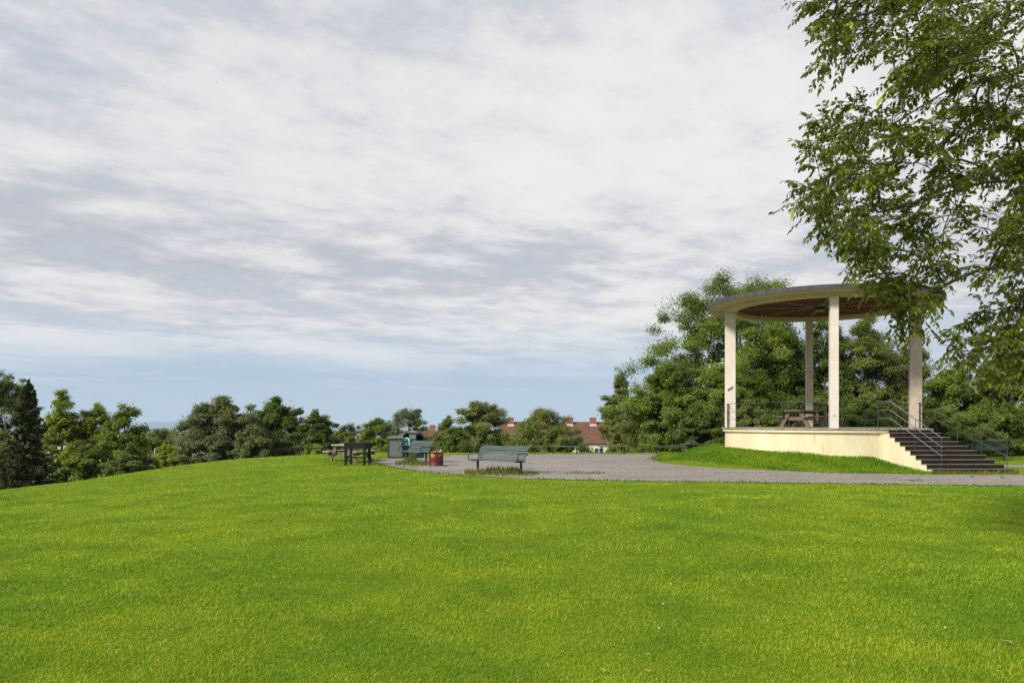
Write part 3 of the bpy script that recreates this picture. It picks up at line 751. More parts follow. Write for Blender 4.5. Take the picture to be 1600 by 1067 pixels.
def tree(name, label, px, d, v_top, hw, kind='round', lm='mid', seed=1, nb=42, leaves=9000, size=.17, low=.08, blob=.33, bark='bark', group=None, airy=.0, cat='tree', stems=1, lean=0.0, depth_r=None, zbase=None, updir=.35):
    rng = np.random.default_rng(seed)
    x = (px - 800) / F * d; zb = float(G(x, d)) - .1 if zbase is None else zbase
    zt = EYE - (v_top - HOR) / F * d; R = hw / F * d; Ht = zt - zb; Ry = depth_r or R * .9
    root = empty(name, (x, d, zb), 0, label, cat, group)
    vb = 772 if px < 225 else (735 if px < 480 else 722)
    zc0 = max(Ht * low, EYE - (vb - HOR) / F * d - zb - .4); zc0 = min(zc0, Ht * .7); Hc = Ht - zc0; low = zc0 / Ht
    ph = rng.uniform(0, 6.28, 6); nsp = int(nb * 3.6); leaves = int(leaves * 3.3); size *= .80
    def env(t, a): return envelope(kind, t) * (1.0 + .16 * np.sin(2 * a + ph[0] + 4 * t) + .13 * np.sin(3 * a + ph[1] - 8 * t) + .10 * np.sin(5 * a + ph[2] + 15 * t))
    vol = R * Ry * Hc
    sr0 = .92 * (vol / nsp) ** (1 / 3) * (1.0 - .22 * airy)
    S = []; tries = 0
    while len(S) < nsp and tries < 9000:
        tries += 1
        t = rng.uniform(.02, 1.0); a = rng.uniform(0, 2 * PI); q = rng.uniform(.12, 1) ** .5
        if rng.random() > .25 + .75 * env(t, a): continue
        gap = math.sin(3.1 * t * Hc / max(R, .1) + 2 * a + ph[3]) * math.sin(2 * a - 5 * t + ph[4])
        if gap > .72 - .30 * airy and q > .55: continue
        rr = max(env(t, a) * R - sr0 * .45, .02) * q * (1 + (.12 + .12 * airy) * rng.normal() * (q > .8))
        p = np.array([rr * math.cos(a) + lean * t * R, rr * math.sin(a) * Ry / R, zc0 + sr0 * .5 + t * (Hc * (1 + .05 * math.sin(2 * a + ph[5])) - sr0 * .9)])
        if S and min(np.linalg.norm(p - b) for b in S[-60:]) < sr0 * .38: continue
        S.append(p)
    nodes = []; par = []
    def addn(p, pa): nodes.append(np.array(p, float)); par.append(pa); return len(nodes) - 1
    r0 = max(.06, Hc * .018); trunk_n = []
    for sidx in range(stems):
        bx0 = rng.normal(0, .16 * R * (stems > 1)); by0 = rng.normal(0, .1 * R * (stems > 1)); c = -1
        zs = np.concatenate([[-.25], np.linspace(max(.2, zc0 * .5), zc0 + Hc * .82, 9)])
        for z in zs:
            f = max(0, (z - zc0) / Hc)
            c = addn((bx0 * (1 + f) + lean * f * R + rng.normal(0, .035) * R * (f > 0), by0 + rng.normal(0, .035) * R * (f > 0), z), c); trunk_n.append(c)
    S.sort(key=lambda p: np.hypot(p[0] - lean * R * (p[2] - zc0) / Hc, p[1]) + .35 * abs(p[2] - zc0 - Hc * .35))
    sp_dir = []
    for p in S:
        A = np.array(nodes); dv = p - A; dd = np.linalg.norm(dv, axis=1) + 1.2 * np.maximum(0, A[:, 2] - p[2] + .12 * R)
        pr = np.array(par); dd[pr < 0] += 99
        i = int(np.argmin(dd)); st = nodes[i]; L_ = np.linalg.norm(p - st); k = 3 if L_ > .5 else 2; c = i; bow = rng.normal(0, .08, 3) * L_ + np.array([0, 0, -.06 * L_])
        for m_ in range(1, k + 1): c = addn(st + (p - st) * m_ / k + bow * math.sin(PI * m_ / k), c)
        sp_dir.append(unit(nodes[c] - nodes[par[c]]))
    nn = len(nodes); load = np.zeros(nn)
    for i in range(nn - 1, -1, -1):
        if load[i] == 0: load[i] = 1
        if par[i] >= 0: load[par[i]] += load[i]
    rad = r0 * (load / load.max()) ** .5; rad = np.maximum(rad, .007)
    ch_ = [[] for _ in range(nn)]
    for i in range(nn):
        if par[i] >= 0: ch_[par[i]].append(i)
    stack = [i for i in range(nn) if par[i] < 0]; paths = []
    while stack:
        s_ = stack.pop(); line = ([par[s_]] if par[s_] >= 0 else []) + [s_]
        while ch_[line[-1]]:
            cs = sorted(ch_[line[-1]], key=lambda q: -load[q]); stack += cs[1:]; line.append(cs[0])
        rs = rad[line].copy()
        if par[s_] >= 0: rs[0] = rs[1]
        if len(line) > 1: paths.append((np.array([nodes[q] for q in line]), rs))
    C, Nn, T = [], [], []
    ctr0 = np.array([0, 0, zc0 + Hc * .35]); per = np.maximum(8, (leaves / len(S) * rng.uniform(.45, 1.6, len(S)))).astype(int)
    for p, dr0, c in zip(S, sp_dir, per):
        sr = sr0 * rng.uniform(.75, 1.35); outw = unit(p - ctr0)
        # a spray: three or four small tufts strung out along the twig
        k = int(rng.integers(3, 6)); tw = unit(dr0 * .6 + outw * .5 + rng.normal(0, .45, (k, 3))); ctr = tw * sr * rng.uniform(.15, .95, (k, 1))
        for q in ctr: paths.append((np.array([p, p + q * .6 + rng.normal(0, .04, 3) * sr, p + q * 1.15]), [.009, .007, .003]))
        w = rng.integers(0, k, c)
        dr = unit(rng.normal(size=(c, 3))); q = ctr[w] * rng.uniform(.5, 1.15, (c, 1)) + dr * sr * .78 * rng.uniform(.05, 1, (c, 1)) ** .5 * np.array([1.1, 1.1, .62])
        far = rng.random(c) < .03 + .07 * airy; q[far] *= rng.uniform(1.1, 1.5, (far.sum(), 1))
        C.append(p + q); Nn.append(unit(outw * .55 + dr * .25 + np.array([0, -.18, .5]) + rng.normal(0, .36, (c, 3))))
        T.append(np.clip(rng.normal(.42 + rng.normal(0, .13), .2, c), 0, .98))
    v, f = tube_np(paths, 5)
    np_object('trunk', v, [f], mat[bark], root, smooth=True)
    C = np.concatenate(C); Nn = np.concatenate(Nn); T = np.clip(np.concatenate(T), 0, 1)
    v, f = leaf_quads(C, Nn, size * rng.uniform(.6, 1.35, len(C)), rng)
    np_object('crown', v, [f], LM[lm], root, tint=T)
    return root
def spruce(label, px, d, v_top, hw, seed):
    rng = np.random.default_rng(seed); x = (px - 800) / F * d; zb = float(G(x, d)) - .1
    zt = EYE - (v_top - HOR) / F * d; Ht = zt - zb; R = hw / F * d
    root = empty('spruce_tree', (x, d, zb), 0, label, 'tree')
    paths = [([(0, 0, -.2), (.03, 0, Ht * .4), (-.02, .03, Ht * .75), (.0, 0, Ht * .97)], [.17, .12, .06, .015])]
    C, Nn, A = [], [], []
    tips = [(0, 0), (.22, .1), (-.14, .12)]
    z = Ht * .10
    while z < Ht * .96:
        t = z / Ht; rl = R * (1.02 - t) ** 1.02 * 1.12; nbr = 7 if t < .8 else 5
        for i in range(nbr):
            a = rng.uniform(0, 2 * PI); Lb = rl * rng.uniform(.45, 1.22) + .06; dz = rng.uniform(-.34, -.08) + .55 * max(0, t - .6)
            p0 = np.array([0, 0, z]); u = np.array([math.cos(a), math.sin(a), dz]); p1 = p0 + u * Lb * .6; p2 = p0 + u * Lb + np.array([0, 0, .12 * Lb])
            paths.append(([p0, p1, p2], [.028 * (1 - t) + .008, .016, .005]))
            n = int(42 * Lb + 16); s = rng.uniform(.12, 1.05, n) ** .8
            pp = np.where(s[:, None] < .6, p0 + (p1 - p0) * s[:, None] / .6, p1 + (p2 - p1) * (s[:, None] - .6) / .4)
            side = np.array([-math.sin(a), math.cos(a), 0]); w = (rng.uniform(-1, 1, n) * .30 * Lb * (1.08 - s))[:, None]
            pp = pp + side * w; pp[:, 2] -= np.abs(w[:, 0]) * .45 + rng.uniform(0, .22, n) * (.4 + Lb * .25)
            C.append(pp); nn = rng.normal(0, .55, (n, 3)); nn[:, 2] += .8; Nn.append(unit(nn))
        z += Ht * .021 * (1.25 - .55 * t)
    for ox, oy in tips:      # several leaders at the ragged top
        zz = Ht * rng.uniform(.90, .985) if (ox, oy) != (0, 0) else Ht
        paths.append(([(0, 0, Ht * .86), (ox * .8, oy, zz - .3), (ox, oy, zz)], [.03, .018, .006]))
        n = 60; s = rng.uniform(0, 1, n); pp = np.stack([ox * (.8 + .2 * s), oy + 0 * s, zz - .55 * (1 - s)], -1) + rng.normal(0, .07, (n, 3)) * (1.1 - s)[:, None]
        C.append(pp); Nn.append(unit(rng.normal(size=(n, 3))))
    v, f = tube_np(paths, 5); np_object('trunk', v, [f], mat['bark'], root, smooth=True)
    C = np.concatenate(C); Nn = np.concatenate(Nn)
    v, f = leaf_quads(C, Nn, rng.uniform(.14, .34, len(C)), rng, .38)
    np_object('crown', v, [f], LM['spruce'], root, tint=np.clip(rng.normal(.38, .22, len(C)), 0, 1))
GL = 'trees on the slope beyond the left side of the lawn'
GM = 'trees and bushes below the far edge of the gravel'
GR = 'trees behind the bandstand'
tree('birch_tree', 'tall grey-green birch behind the dark spruce, cut by the left frame edge', 8, 46, 588, 46, 'tall', 'olive', 11, 46, 15000, .15, .05, .30, 'birch', GL, .6)
tree('birch_tree', 'slender birch whose top shows just left of the spruce tip', 36, 52, 600, 22, 'tall', 'olive', 12, 26, 6000, .15, .1, .40, 'birch', GL, .6)
spruce('dark ragged spruce with several leaders rising above the left edge of the lawn', 44, 34.5, 594, 50, 13)
tree('ash_tree', 'light green upright tree right beside the dark spruce', 96, 40, 622, 36, 'tall', 'fresh', 14, 34, 9500, .17, .02, .36, 'bark', GL, .5)
tree('ash_tree', 'light green feathery tree between the upright one and the dark-stemmed one', 146, 41, 635, 40, 'tall', 'fresh', 15, 36, 9000, .17, .0, .34, 'bark', GL, .4)
tree('ash_tree', 'rightmost feathery green tree of the left slope, just before the view of the fjord', 194, 39, 638, 37, 'tall', 'mid', 16, 36, 9500, .17, .0, .36, 'bark', GL, .4)
tree('shrub', 'deep green bush under the feathery trees at the foot of the slope', 128, 38, 692, 36, 'dome', 'mid', 17, 30, 7000, .15, .0, .36, 'bark', GL, .1, 'bush')
tree('shrub', 'dark bush hugging the lawn edge below the rightmost feathery tree', 205, 35.5, 700, 34, 'dome', 'deep', 18, 28, 6000, .15, .0, .36, 'bark', GL, .1, 'bush')
tree('shrub', 'dark undergrowth bush behind the foot of the spruce', 10, 39, 700, 40, 'dome', 'deep', 19, 28, 6000, .15, .0, .36, 'bark', GL, .1, 'bush')
tree('broadleaf_tree', 'rounded olive tree farther off, left of the pale cream house', 246, 72, 672, 33, 'dome', 'olive', 20, 34, 7000, .22, .05, .34, 'bark', GL)
tree('shrub', 'sunny green bush at the lawn edge below the pale cream house', 262, 50, 699, 27, 'dome', 'fresh', 21, 24, 4500, .17, .0, .4, 'bark', GL, .1, 'bush')
tree('broadleaf_tree', 'tiny dark far tree just left of the pale cream house roof', 286, 140, 677, 9, 'dome', 'deep', 22, 14, 1500, .35, .05, .45, 'bark', GL)
tree('chestnut_tree', 'large grey-green domed chestnut with foliage down to the grass', 347, 48, 629, 60, 'dome', 'grey', 23, 70, 26000, .19, .0, .27, 'bark', GL)
tree('shrub', 'grey-green skirt of foliage on the right flank of the domed chestnut', 395, 46, 668, 34, 'dome', 'grey', 24, 36, 9000, .18, .0, .34, 'bark', GL, .1, 'bush')
tree('broadleaf_tree', 'thin airy treetop showing between the domed chestnut and the tall maple', 392, 62, 633, 20, 'round', 'mid', 25, 20, 2600, .17, .3, .36, 'bark', GL, .8)
tree('maple_tree', 'tall dense dark maple with a lumpy crown right of the domed chestnut', 432, 51, 627, 44, 'dome', 'deep', 26, 56, 19000, .19, .0, .29, 'bark', GL)
tree('maple_tree', 'smaller dark green maple right of the tall maple, left of the picnic table', 494, 49, 648, 31, 'dome', 'deep', 27, 40, 11500, .18, .0, .33, 'bark', GL)
tree('shrub', 'low yellow-green bush beneath the smaller maple', 492, 43, 697, 22, 'dome', 'fresh', 28, 20, 2600, .13, .0, .4, 'bark', GL, .3, 'bush')
tree('shrub', 'round olive shrub behind the grey picnic table', 541, 66, 669, 28, 'dome', 'olive', 29, 30, 6500, .2, .0, .34, 'bark', GM, .3, 'bush')
tree('broadleaf_tree', 'dense green tree between the black stand and the green bins', 590, 55, 660, 36, 'dome', 'mid', 30, 40, 10500, .18, .0, .32, 'bark', GM)
tree('broadleaf_tree', 'airy tree with see-through crown rising above the green bins', 638, 74, 640, 34, 'round', 'grey', 31, 34, 5600, .19, .15, .32, 'bark', GM, .8)
tree('shrub', 'low bush between the green bins and the red drum', 660, 58, 684, 26, 'dome', 'olive', 32, 24, 4600, .18, .0, .36, 'bark', GM, .2, 'bush')
tree('shrub', 'dark green bush behind the red drum', 712, 50, 672, 30, 'dome', 'deep', 33, 34, 8000, .17, .0, .34, 'bark', GM, .1, 'bush')
tree('broadleaf_tree', 'small olive tree just left of the broad olive tree, above the dark bush', 700, 64, 656, 24, 'dome', 'olive', 34, 28, 5600, .19, .0, .36, 'bark', GM, .4)
tree('broadleaf_tree', 'broad olive tree with several rounded tops behind the bench nearest the lawn', 753, 60, 633, 50, 'dome', 'olive', 35, 60, 16500, .19, .0, .28, 'bark', GM, .4)
tree('apple_tree', 'low spreading tree with visible forked stems in front of the red-brown roof', 848, 58, 644, 57, 'dome', 'olive', 36, 54, 11000, .18, .02, .28, 'bark_pale', GM, .5, 'tree', 3)
tree('shrub', 'low bush at the left foot of the spreading tree', 815, 52, 688, 26, 'dome', 'olive', 37, 24, 4500, .16, .0, .38, 'bark', GM, .2, 'bush')
tree('shrub', 'small bush right of the spreading tree, left of the cream house wall', 876, 56, 688, 13, 'dome', 'mid', 38, 18, 2800, .17, .0, .4, 'bark', GM, .3, 'bush')
tree('broadleaf_tree', 'slender airy olive tree left of the big tree by the bandstand', 971, 52, 592, 34, 'tall', 'olive', 39, 44, 9000, .17, .06, .32, 'bark', GM, .8)
tree('shrub', 'olive bush hiding the right end of the cream house wall', 1000, 48, 650, 38, 'dome', 'olive', 40, 34, 7500, .16, .0, .34, 'bark', GM, .3, 'bush')
tree('broadleaf_tree', 'big loose-crowned tree rising left of and above the bandstand roof', 1146, 47, 443, 142, 'dome', 'mid', 41, 150, 50000, .17, .04, .19, 'bark', GR, .35)
tree('broadleaf_tree', 'bright green lower tree in front of the left side of the big tree', 1050, 43, 572, 62, 'dome', 'mid', 42, 60, 19000, .16, .0, .27, 'bark', GR, .4)
tree('broadleaf_tree', 'bushy green tree directly behind the leftmost pillar', 1150, 42, 575, 66, 'dome', 'mid', 43, 60, 19000, .16, .0, .27, 'bark', GR, .4)
tree('ivy_clad_tree', 'dark ivy-covered tree behind the back pillar of the bandstand', 1222, 45, 512, 46, 'tall', 'deep', 44, 54, 17000, .16, .0, .30, 'bark', GR, .2)
tree('broadleaf_tree', 'dark green tree filling the gap between the two middle pillars', 1290, 44, 500, 52, 'tall', 'deep', 45, 54, 17000, .16, .0, .30, 'bark', GR, .3)
tree('broadleaf_tree', 'olive tree behind the bandstand just right of the front pillar', 1355, 43, 506, 58, 'dome', 'olive', 46, 58, 18000, .16, .0, .28, 'bark', GR, .3)
tree('broadleaf_tree', 'sloping-topped olive tree behind the rightmost pillar', 1418, 44, 550, 58, 'dome', 'olive', 47, 54, 15000, .16, .0, .29, 'bark', GR, .3)
tree('broadleaf_tree', 'green tree behind the bandstand stairs', 1490, 42, 578, 60, 'dome', 'mid', 48, 56, 16000, .16, .0, .29, 'bark', GR, .3)
tree('broadleaf_tree', 'dark green tree right of the stairs, above the half-hidden bench', 1575, 40, 560, 62, 'dome', 'deep', 49, 64, 20000, .16, .0, .27, 'bark', GR, .2)
tree('broadleaf_tree', 'dark green tree at the right frame edge behind the overhanging branches', 1690, 41, 540, 70, 'dome', 'mid', 50, 50, 12000, .18, .0, .3, 'bark', GR, .2)
tree('shrub', 'dark understorey bush between the big tree and the bandstand base', 1100, 40.5, 640, 50, 'dome', 'deep', 51, 46, 12500, .15, .0, .3, 'bark', GR, .1, 'bush')
tree('shrub', 'leafy bush seen through the railing left of the deck picnic table', 1180, 39.5, 630, 46, 'dome', 'mid', 52, 44, 12000, .15, .0, .3, 'bark', GR, .2, 'bush')
tree('shrub', 'dark bush seen through the railing behind the deck picnic table', 1255, 40, 625, 44, 'dome', 'deep', 53, 44, 12000, .15, .0, .3, 'bark', GR, .2, 'bush')
tree('shrub', 'bush seen through the railing between front and rightmost pillar', 1345, 39.5, 628, 50, 'dome', 'mid', 54, 44, 12000, .15, .0, .3, 'bark', GR, .2, 'bush')
tree('shrub', 'bush behind the handrails at the top of the stairs', 1440, 39, 640, 50, 'dome', 'deep', 55, 44, 12000, .15, .0, .3, 'bark', GR, .2, 'bush')
tree('shrub', 'dense dark bush directly behind the half-hidden bench', 1540, 37.5, 640, 58, 'dome', 'mid', 56, 50, 14000, .15, .0, .28, 'bark', GR, .1, 'bush')
tree('shrub', 'dense dark bush at the right frame edge behind the gravel path', 1640, 37, 630, 52, 'dome', 'deep', 57, 44, 12000, .15, .0, .3, 'bark', GR, .1, 'bush')

# far woodland on the slope down to the fjord: one mass
rng = np.random.default_rng(77); C = []
for i in range(520):
    d = rng.uniform(160, 1500); x = rng.uniform(-.75, .25) * d; z = float(G(x, d)); hgt = rng.uniform(5, 11); w = hgt * rng.uniform(.35, .55)
    n = 90; q = unit(rng.normal(size=(n, 3))) * rng.uniform(.6, 1, (n, 1)) * np.array([w, w, hgt * .5]); q[:, 2] += hgt * .5
    C.append(q + np.array([x, d, z]))
C = np.concatenate(C); v, f = leaf_quads(C, unit(rng.normal(size=C.shape) + np.array([0, 0, .5])), rng.uniform(1.2, 2.6, len(C)), rng, .8)
tag(np_object('distant_woods', v, [f], LM['deep'], tint=rng.uniform(.1, .9, len(C))), kind='stuff')

# ------------------------------------------------------------------ near tree whose boughs hang in from the right
def near_tree():
    rng = np.random.default_rng(101)
    tx, ty = 11.2, 10.6; tz = float(G(tx, ty))
    root = empty('overhanging_tree', (tx, ty, tz), 0, 'leafy near tree whose boughs hang into the upper right corner of the view', 'tree')
    org = np.array([tx, ty, tz])
    nodes = []; par = []
    def addn(p, pa): nodes.append(np.array(p, float)); par.append(pa); return len(nodes) - 1
    t0 = addn((tx, ty, tz - .2), -1); cur = t0
    for p in ((tx - .05, ty, 1.2), (tx - .15, ty, 2.4), (tx - .2, ty - .05, 3.2)): cur = addn(p, cur)
    fork = cur
    lead = fork
    for p in ((tx - .1, ty + .2, 4.4), (tx + .1, ty + .3, 5.8), (tx - .1, ty + .4, 7.4), (tx, ty + .3, 9.0)): lead = addn(p, lead)
    ld = lead
    def limb(pts, start):
        c = start
        prev = nodes[c]
        for p in pts:
            p = np.array(p, float); L_ = np.linalg.norm(p - prev); k = max(1, int(L_ / .45))
            for i in range(1, k + 1): c = addn(prev + (p - prev) * i / k + rng.normal(0, .03, 3), c)
            prev = p
        return c
    limb([P3(1760, 480, 10.3), P3(1640, 410, 9.8), P3(1530, 420, 9.6), P3(1440, 470, 9.4)], fork)
    limb([P3(1740, 350, 9.9), P3(1600, 280, 9.3), P3(1480, 300, 9.2), P3(1370, 325, 9.2)], fork + 1)
    limb([P3(1720, 200, 10.6), P3(1600, 110, 10.4), P3(1480, 140, 10.2), P3(1380, 210, 10.0)], fork + 2)
    limb([P3(1720, 20, 9.8), P3(1580, -40, 9.4), P3(1450, -10, 9.4), P3(1340, 30, 9.3)], fork + 2)
    limb([P3(1780, 560, 9.3), P3(1680, 530, 8.9), P3(1590, 545, 8.8)], fork)
    limb([(tx - 1.5, ty + 2.2, 5), (tx - 2.8, ty + 4.0, 5.6)], fork + 1)
    limb([(tx + 2, ty - 1, 5), (tx + 3.6, ty - 1.6, 5.5)], fork + 1)
    limb([(tx - .4, ty - 2.2, 4.8), (tx - 1.2, ty - 3.6, 5.4)], fork + 1)
    limb([(tx + 1, ty + 2.5, 6), (tx + 1.8, ty + 4, 6.6)], fork + 2)
    tips = [(1268, 4, 9.4), (1288, 20, 9.7), (1264, -34, 9.6), (1312, 46, 9.2), (1294, 78, 9.0), (1330, 74, 9.5), (1298, 100, 8.8), (1370, 60, 9.1), (1420, 60, 9.6), (1357, 0, 9.8), (1440, 20, 9.0),
            (1276, 188, 10.0), (1302, 180, 10.3), (1342, 168, 10.1), (1272, 236, 9.4), (1297, 224, 9.8), (1322, 206, 9.6), (1357, 196, 9.9), (1284, 288, 9.6), (1260, 314, 9.2), (1276, 326, 9.7), (1266, 296, 9.0), (1312, 316, 9.4), (1289, 348, 9.4), (1314, 368, 9.8), (1338, 386, 9.6),
            (1356, 396, 9.2), (1358, 424, 9.5), (1366, 444, 9.0), (1388, 454, 9.3), (1396, 462, 9.2), (1418, 470, 9.3), (1440, 478, 9.0), (1460, 462, 9.6), (1405, 500, 9.4), (1432, 508, 9.1),
            (1500, 530, 9.2), (1520, 500, 9.5), (1508, 556, 9.0), (1535, 570, 8.6), (1560, 560, 9.0), (1590, 580, 8.7), (1545, 535, 9.3), (1580, 500, 9.4), (1600, 550, 8.8), (1620, 590, 8.7), (1575, 530, 8.7), (1610, 520, 9.2), (1525, 545, 9.4), (1640, 560, 9.0)]
    tips = [P3(*t) for t in tips]
    poly = np.array([(1285, 205), (1340, 178), (1420, 150), (1400, 90), (1300, 50), (1290, -60), (1700, -60), (1700, 580), (1580, 575), (1530, 545), (1520, 500), (1560, 450), (1480, 440), (1430, 465), (1370, 440), (1340, 400), (1300, 360), (1275, 310)])
    n = 0
    while n < 290:
        q = rng.uniform((1262, -60), (1700, 640)); 
        if inside(poly, np.array([q[0]]), np.array([q[1]]))[0]:
            tips.append(P3(q[0], q[1], rng.uniform(8.2, 12.2))); n += 1
    for _ in range(60):   # the rest of the crown, right of and above the frame
        a = rng.uniform(0, 2 * PI); u = rng.uniform(.3, 1) ** .5; z = rng.uniform(3.2, 10.2)
        rr = 5.4 * math.sqrt(max(.05, 1 - ((z - 6.0) / 4.6) ** 2)) * u
        p = np.array([tx + rr * math.cos(a) + .6, ty + rr * math.sin(a), z])
        uu = 800 + F * p[0] / p[1]; vv = HOR - F * (p[2] - EYE) / p[1]
        if uu < 1640 and vv > -60: continue
        tips.append(p)
    tips.sort(key=lambda p: np.linalg.norm(p - np.array([tx, ty, 4.5])))
    tippaths = []
    for p in tips:
        A = np.array(nodes[3:]); dd = np.linalg.norm(A - p, axis=1)
        # branches leave outward: prefer parents nearer the trunk than the tip
        back = np.linalg.norm(A - np.array([tx, ty, 4.5]), axis=1) > np.linalg.norm(p - np.array([tx, ty, 4.5])) - .15
        dd = dd + back * 3
        i = int(np.argmin(dd)) + 3; s = nodes[i]; L_ = np.linalg.norm(p - s); k = max(3, int(L_ / .22)); c = i
        chain = [i]; bow = rng.normal(0, .08, 3) * L_ + np.array([0, 0, .14 * L_])
        for j in range(1, k + 1):
            t = j / k; c = addn(s + (p - s) * t + bow * math.sin(PI * t) * (1 - .3 * t), c); chain.append(c)
        tippaths.append(chain)
    nn = len(nodes); load = np.zeros(nn); kids = np.zeros(nn, int)
    for i in range(nn - 1, 0, -1):
        if load[i] == 0: load[i] = 1
        load[par[i]] += load[i]; kids[par[i]] += 1
    rad = .0046 * np.maximum(load, 1) ** .56; rad = np.minimum(rad, .2)
    rad[0] = .24; rad[1] = .19
    used = np.zeros(nn, bool); paths = []
    ch = [[] for _ in range(nn)]
    for i in range(1, nn): ch[par[i]].append(i)
    stack = [0]
    while stack:
        s = stack.pop(); line = [par[s]] if par[s] >= 0 else []; line.append(s)
        while ch[line[-1]]:
            cs = sorted(ch[line[-1]], key=lambda q: -load[q]); stack += cs[1:]; line.append(cs[0])
        pts = np.array([nodes[q] for q in line]) - org; rs = rad[line].copy()
        if par[s] >= 0: rs[0] = rs[1]
        if len(line) > 1: paths.append((pts, rs))
    # twigs with leaves
    LC, LD, LN, LS, LT = [], [], [], [], []
    def leafy(p0, p1, nl, tone):
        d = unit(p1 - p0); side = unit(np.cross(d, np.array([0, 0, 1.0])) + rng.normal(0, .2, 3))
        for i in range(nl):
            t = (i + 1) / nl; sg = -1 if i % 2 else 1
            base = p0 + (p1 - p0) * t
            ld = unit(d * .55 + side * sg * (.75 if i < nl - 1 else .05) + np.array([0, 0, -.36]) + rng.normal(0, .28, 3))
            ln = unit(np.cross(ld, np.cross(np.array([0, 0, 1.0]) + rng.normal(0, .45, 3), ld)))
            LC.append(base); LD.append(ld); LN.append(ln); LS.append(rng.uniform(.044, .094)); LT.append(np.clip(rng.normal(tone, .13), 0, 1))
    for chain in tippaths:
        n = len(chain); tone0 = rng.normal(.38, .13)
        for j in range(1, n):
            fr = j / (n - 1)
            if fr < .12: continue
            p = nodes[chain[j]] - org; d = unit(nodes[chain[j]] - nodes[chain[j - 1]])
            for _ in range(3 if fr < 1 else 4):
                sd = rng.normal(size=3); sd[2] *= .55; sd = unit(sd - d * np.dot(sd, d))
                dr = unit(d * (.7 if fr < 1 else 1.3) + sd * .9 + np.array([0, 0, -.12])); Lt = rng.uniform(.16, .40)
                e = p + dr * Lt + np.array([0, 0, -.16 * Lt]); mid = p + dr * Lt * .55
                paths.append((np.array([p, mid, e]), [.0042, .003, .0016]))
                tone = tone0 + rng.normal(0, .08) + (.42 if rng.random() < .06 else 0)
                leafy(p + (mid - p) * .2, mid, 6, tone); leafy(mid, e, 8, tone)
    v, f = tube_np([(p, r) for p, r in paths if len(p) > 1], 6)
    np_object('trunk', v, [f], mat['bark'], root, smooth=True)
    LC, LD, LN, LS, LT = map(np.array, (LC, LD, LN, LS, LT))
    W = np.cross(LD, LN); s = LS[:, None]; st = LC + LD * s * .12
    v = np.stack([st, st + LD * s * .32 + W * s * .235 + LN * s * .05, st + LD * s * .68 + W * s * .19 + LN * s * .02, st + LD * s * 1.0 - LN * s * .12,
                  st + LD * s * .68 - W * s * .19 + LN * s * .02, st + LD * s * .32 - W * s * .235 + LN * s * .05, st + LD * s * .36 - LN * s * .02, st + LD * s * .70 - LN * s * .05], 1).reshape(-1, 3)
    b = (np.arange(len(LC)) * 8)[:, None]
    q = np.concatenate([b + np.array([[6, 1, 2, 7]]), b + np.array([[6, 7, 4, 5]])]); tr = np.concatenate([b + np.array([[0, 1, 6]]), b + np.array([[0, 6, 5]]), b + np.array([[7, 2, 3]]), b + np.array([[7, 3, 4]])])
    np_object('crown', v, [q, tr], LM['fore'], root, tint=np.concatenate([LT] * 6))
    print('near tree leaves', len(LC))
near_tree()

# ------------------------------------------------------------------ grass
def blades(name, x, y, h, w, m, rng, lean=.6, zoff=0.0, tint=None):
    n = len(x); z = G(x, y) + zoff - .004; a = rng.uniform(0, 2 * PI, n)
    d = np.stack([np.cos(a), np.sin(a), 0 * a], -1); s = np.stack([-np.sin(a + rng.normal(0, .5, n)), np.cos(a), 0 * a], -1)
    le = np.abs(rng.normal(0, lean, n)).clip(0, 1.6)
    b = np.stack([x, y, z], -1); up = np.array([0, 0, 1.0])
    mid = b + up * (h * .55)[:, None] + d * (h * le * .28)[:, None]
    tip = b + up * (h * (1 - .18 * le).clip(.35, 1))[:, None] + d * (h * le * .85)[:, None]
    W = s * (w / 2)[:, None]
    v = np.stack([b - W, b + W, mid + W * .8, mid - W * .8, tip], 1).reshape(-1, 3)
    k = (np.arange(n) * 5)[:, None]
    q = k + np.array([[0, 1, 2, 3]]); t = k + np.array([[3, 2, 4]])
    if tint is None: tint = np.clip(rng.beta(1.5, 1.8, n), 0, 1)
    o = np_object(name, v, [q, t], m, tint=np.concatenate([tint, tint])); return tag(o, kind='stuff')
rng = np.random.default_rng(2024)
def sample(n):
    u = rng.random(n)
    # radial density ~ d^-1 per metre of distance (i.e. thinner tufts farther away)
    d = 3.3 * (42 / 3.3) ** u; x = rng.uniform(-1, 1, n) * (.80 * d + 1.2)
    return x, d
x, y = sample(1150000)
stair_poly = [(st_left(0) + GX - .2, ST_Y0 + GY + .6), (st_left(9) + GX - .03, ST_Y0 + GY - .21 * 9 - .02), (st_right(9) + GX + .02, ST_Y0 + GY - .21 * 9 - .02), (st_right(0) + GX + .2, ST_Y0 + GY + 1.2)]
def clear(x, y):
    k = ~inside(plaza, x, y) & ~inside(backpath, x, y) & ~inside(stair_poly, x, y) & (np.hypot(x - GX, y - GY) > 3.70)
    return k
k = clear(x, y); x, y = x[k], y[k]
rm = np.hypot((x - GX) * .86, y - GY)
lush = (rm < 6.0) & (y < 36)
dd = np.hypot(x, y)
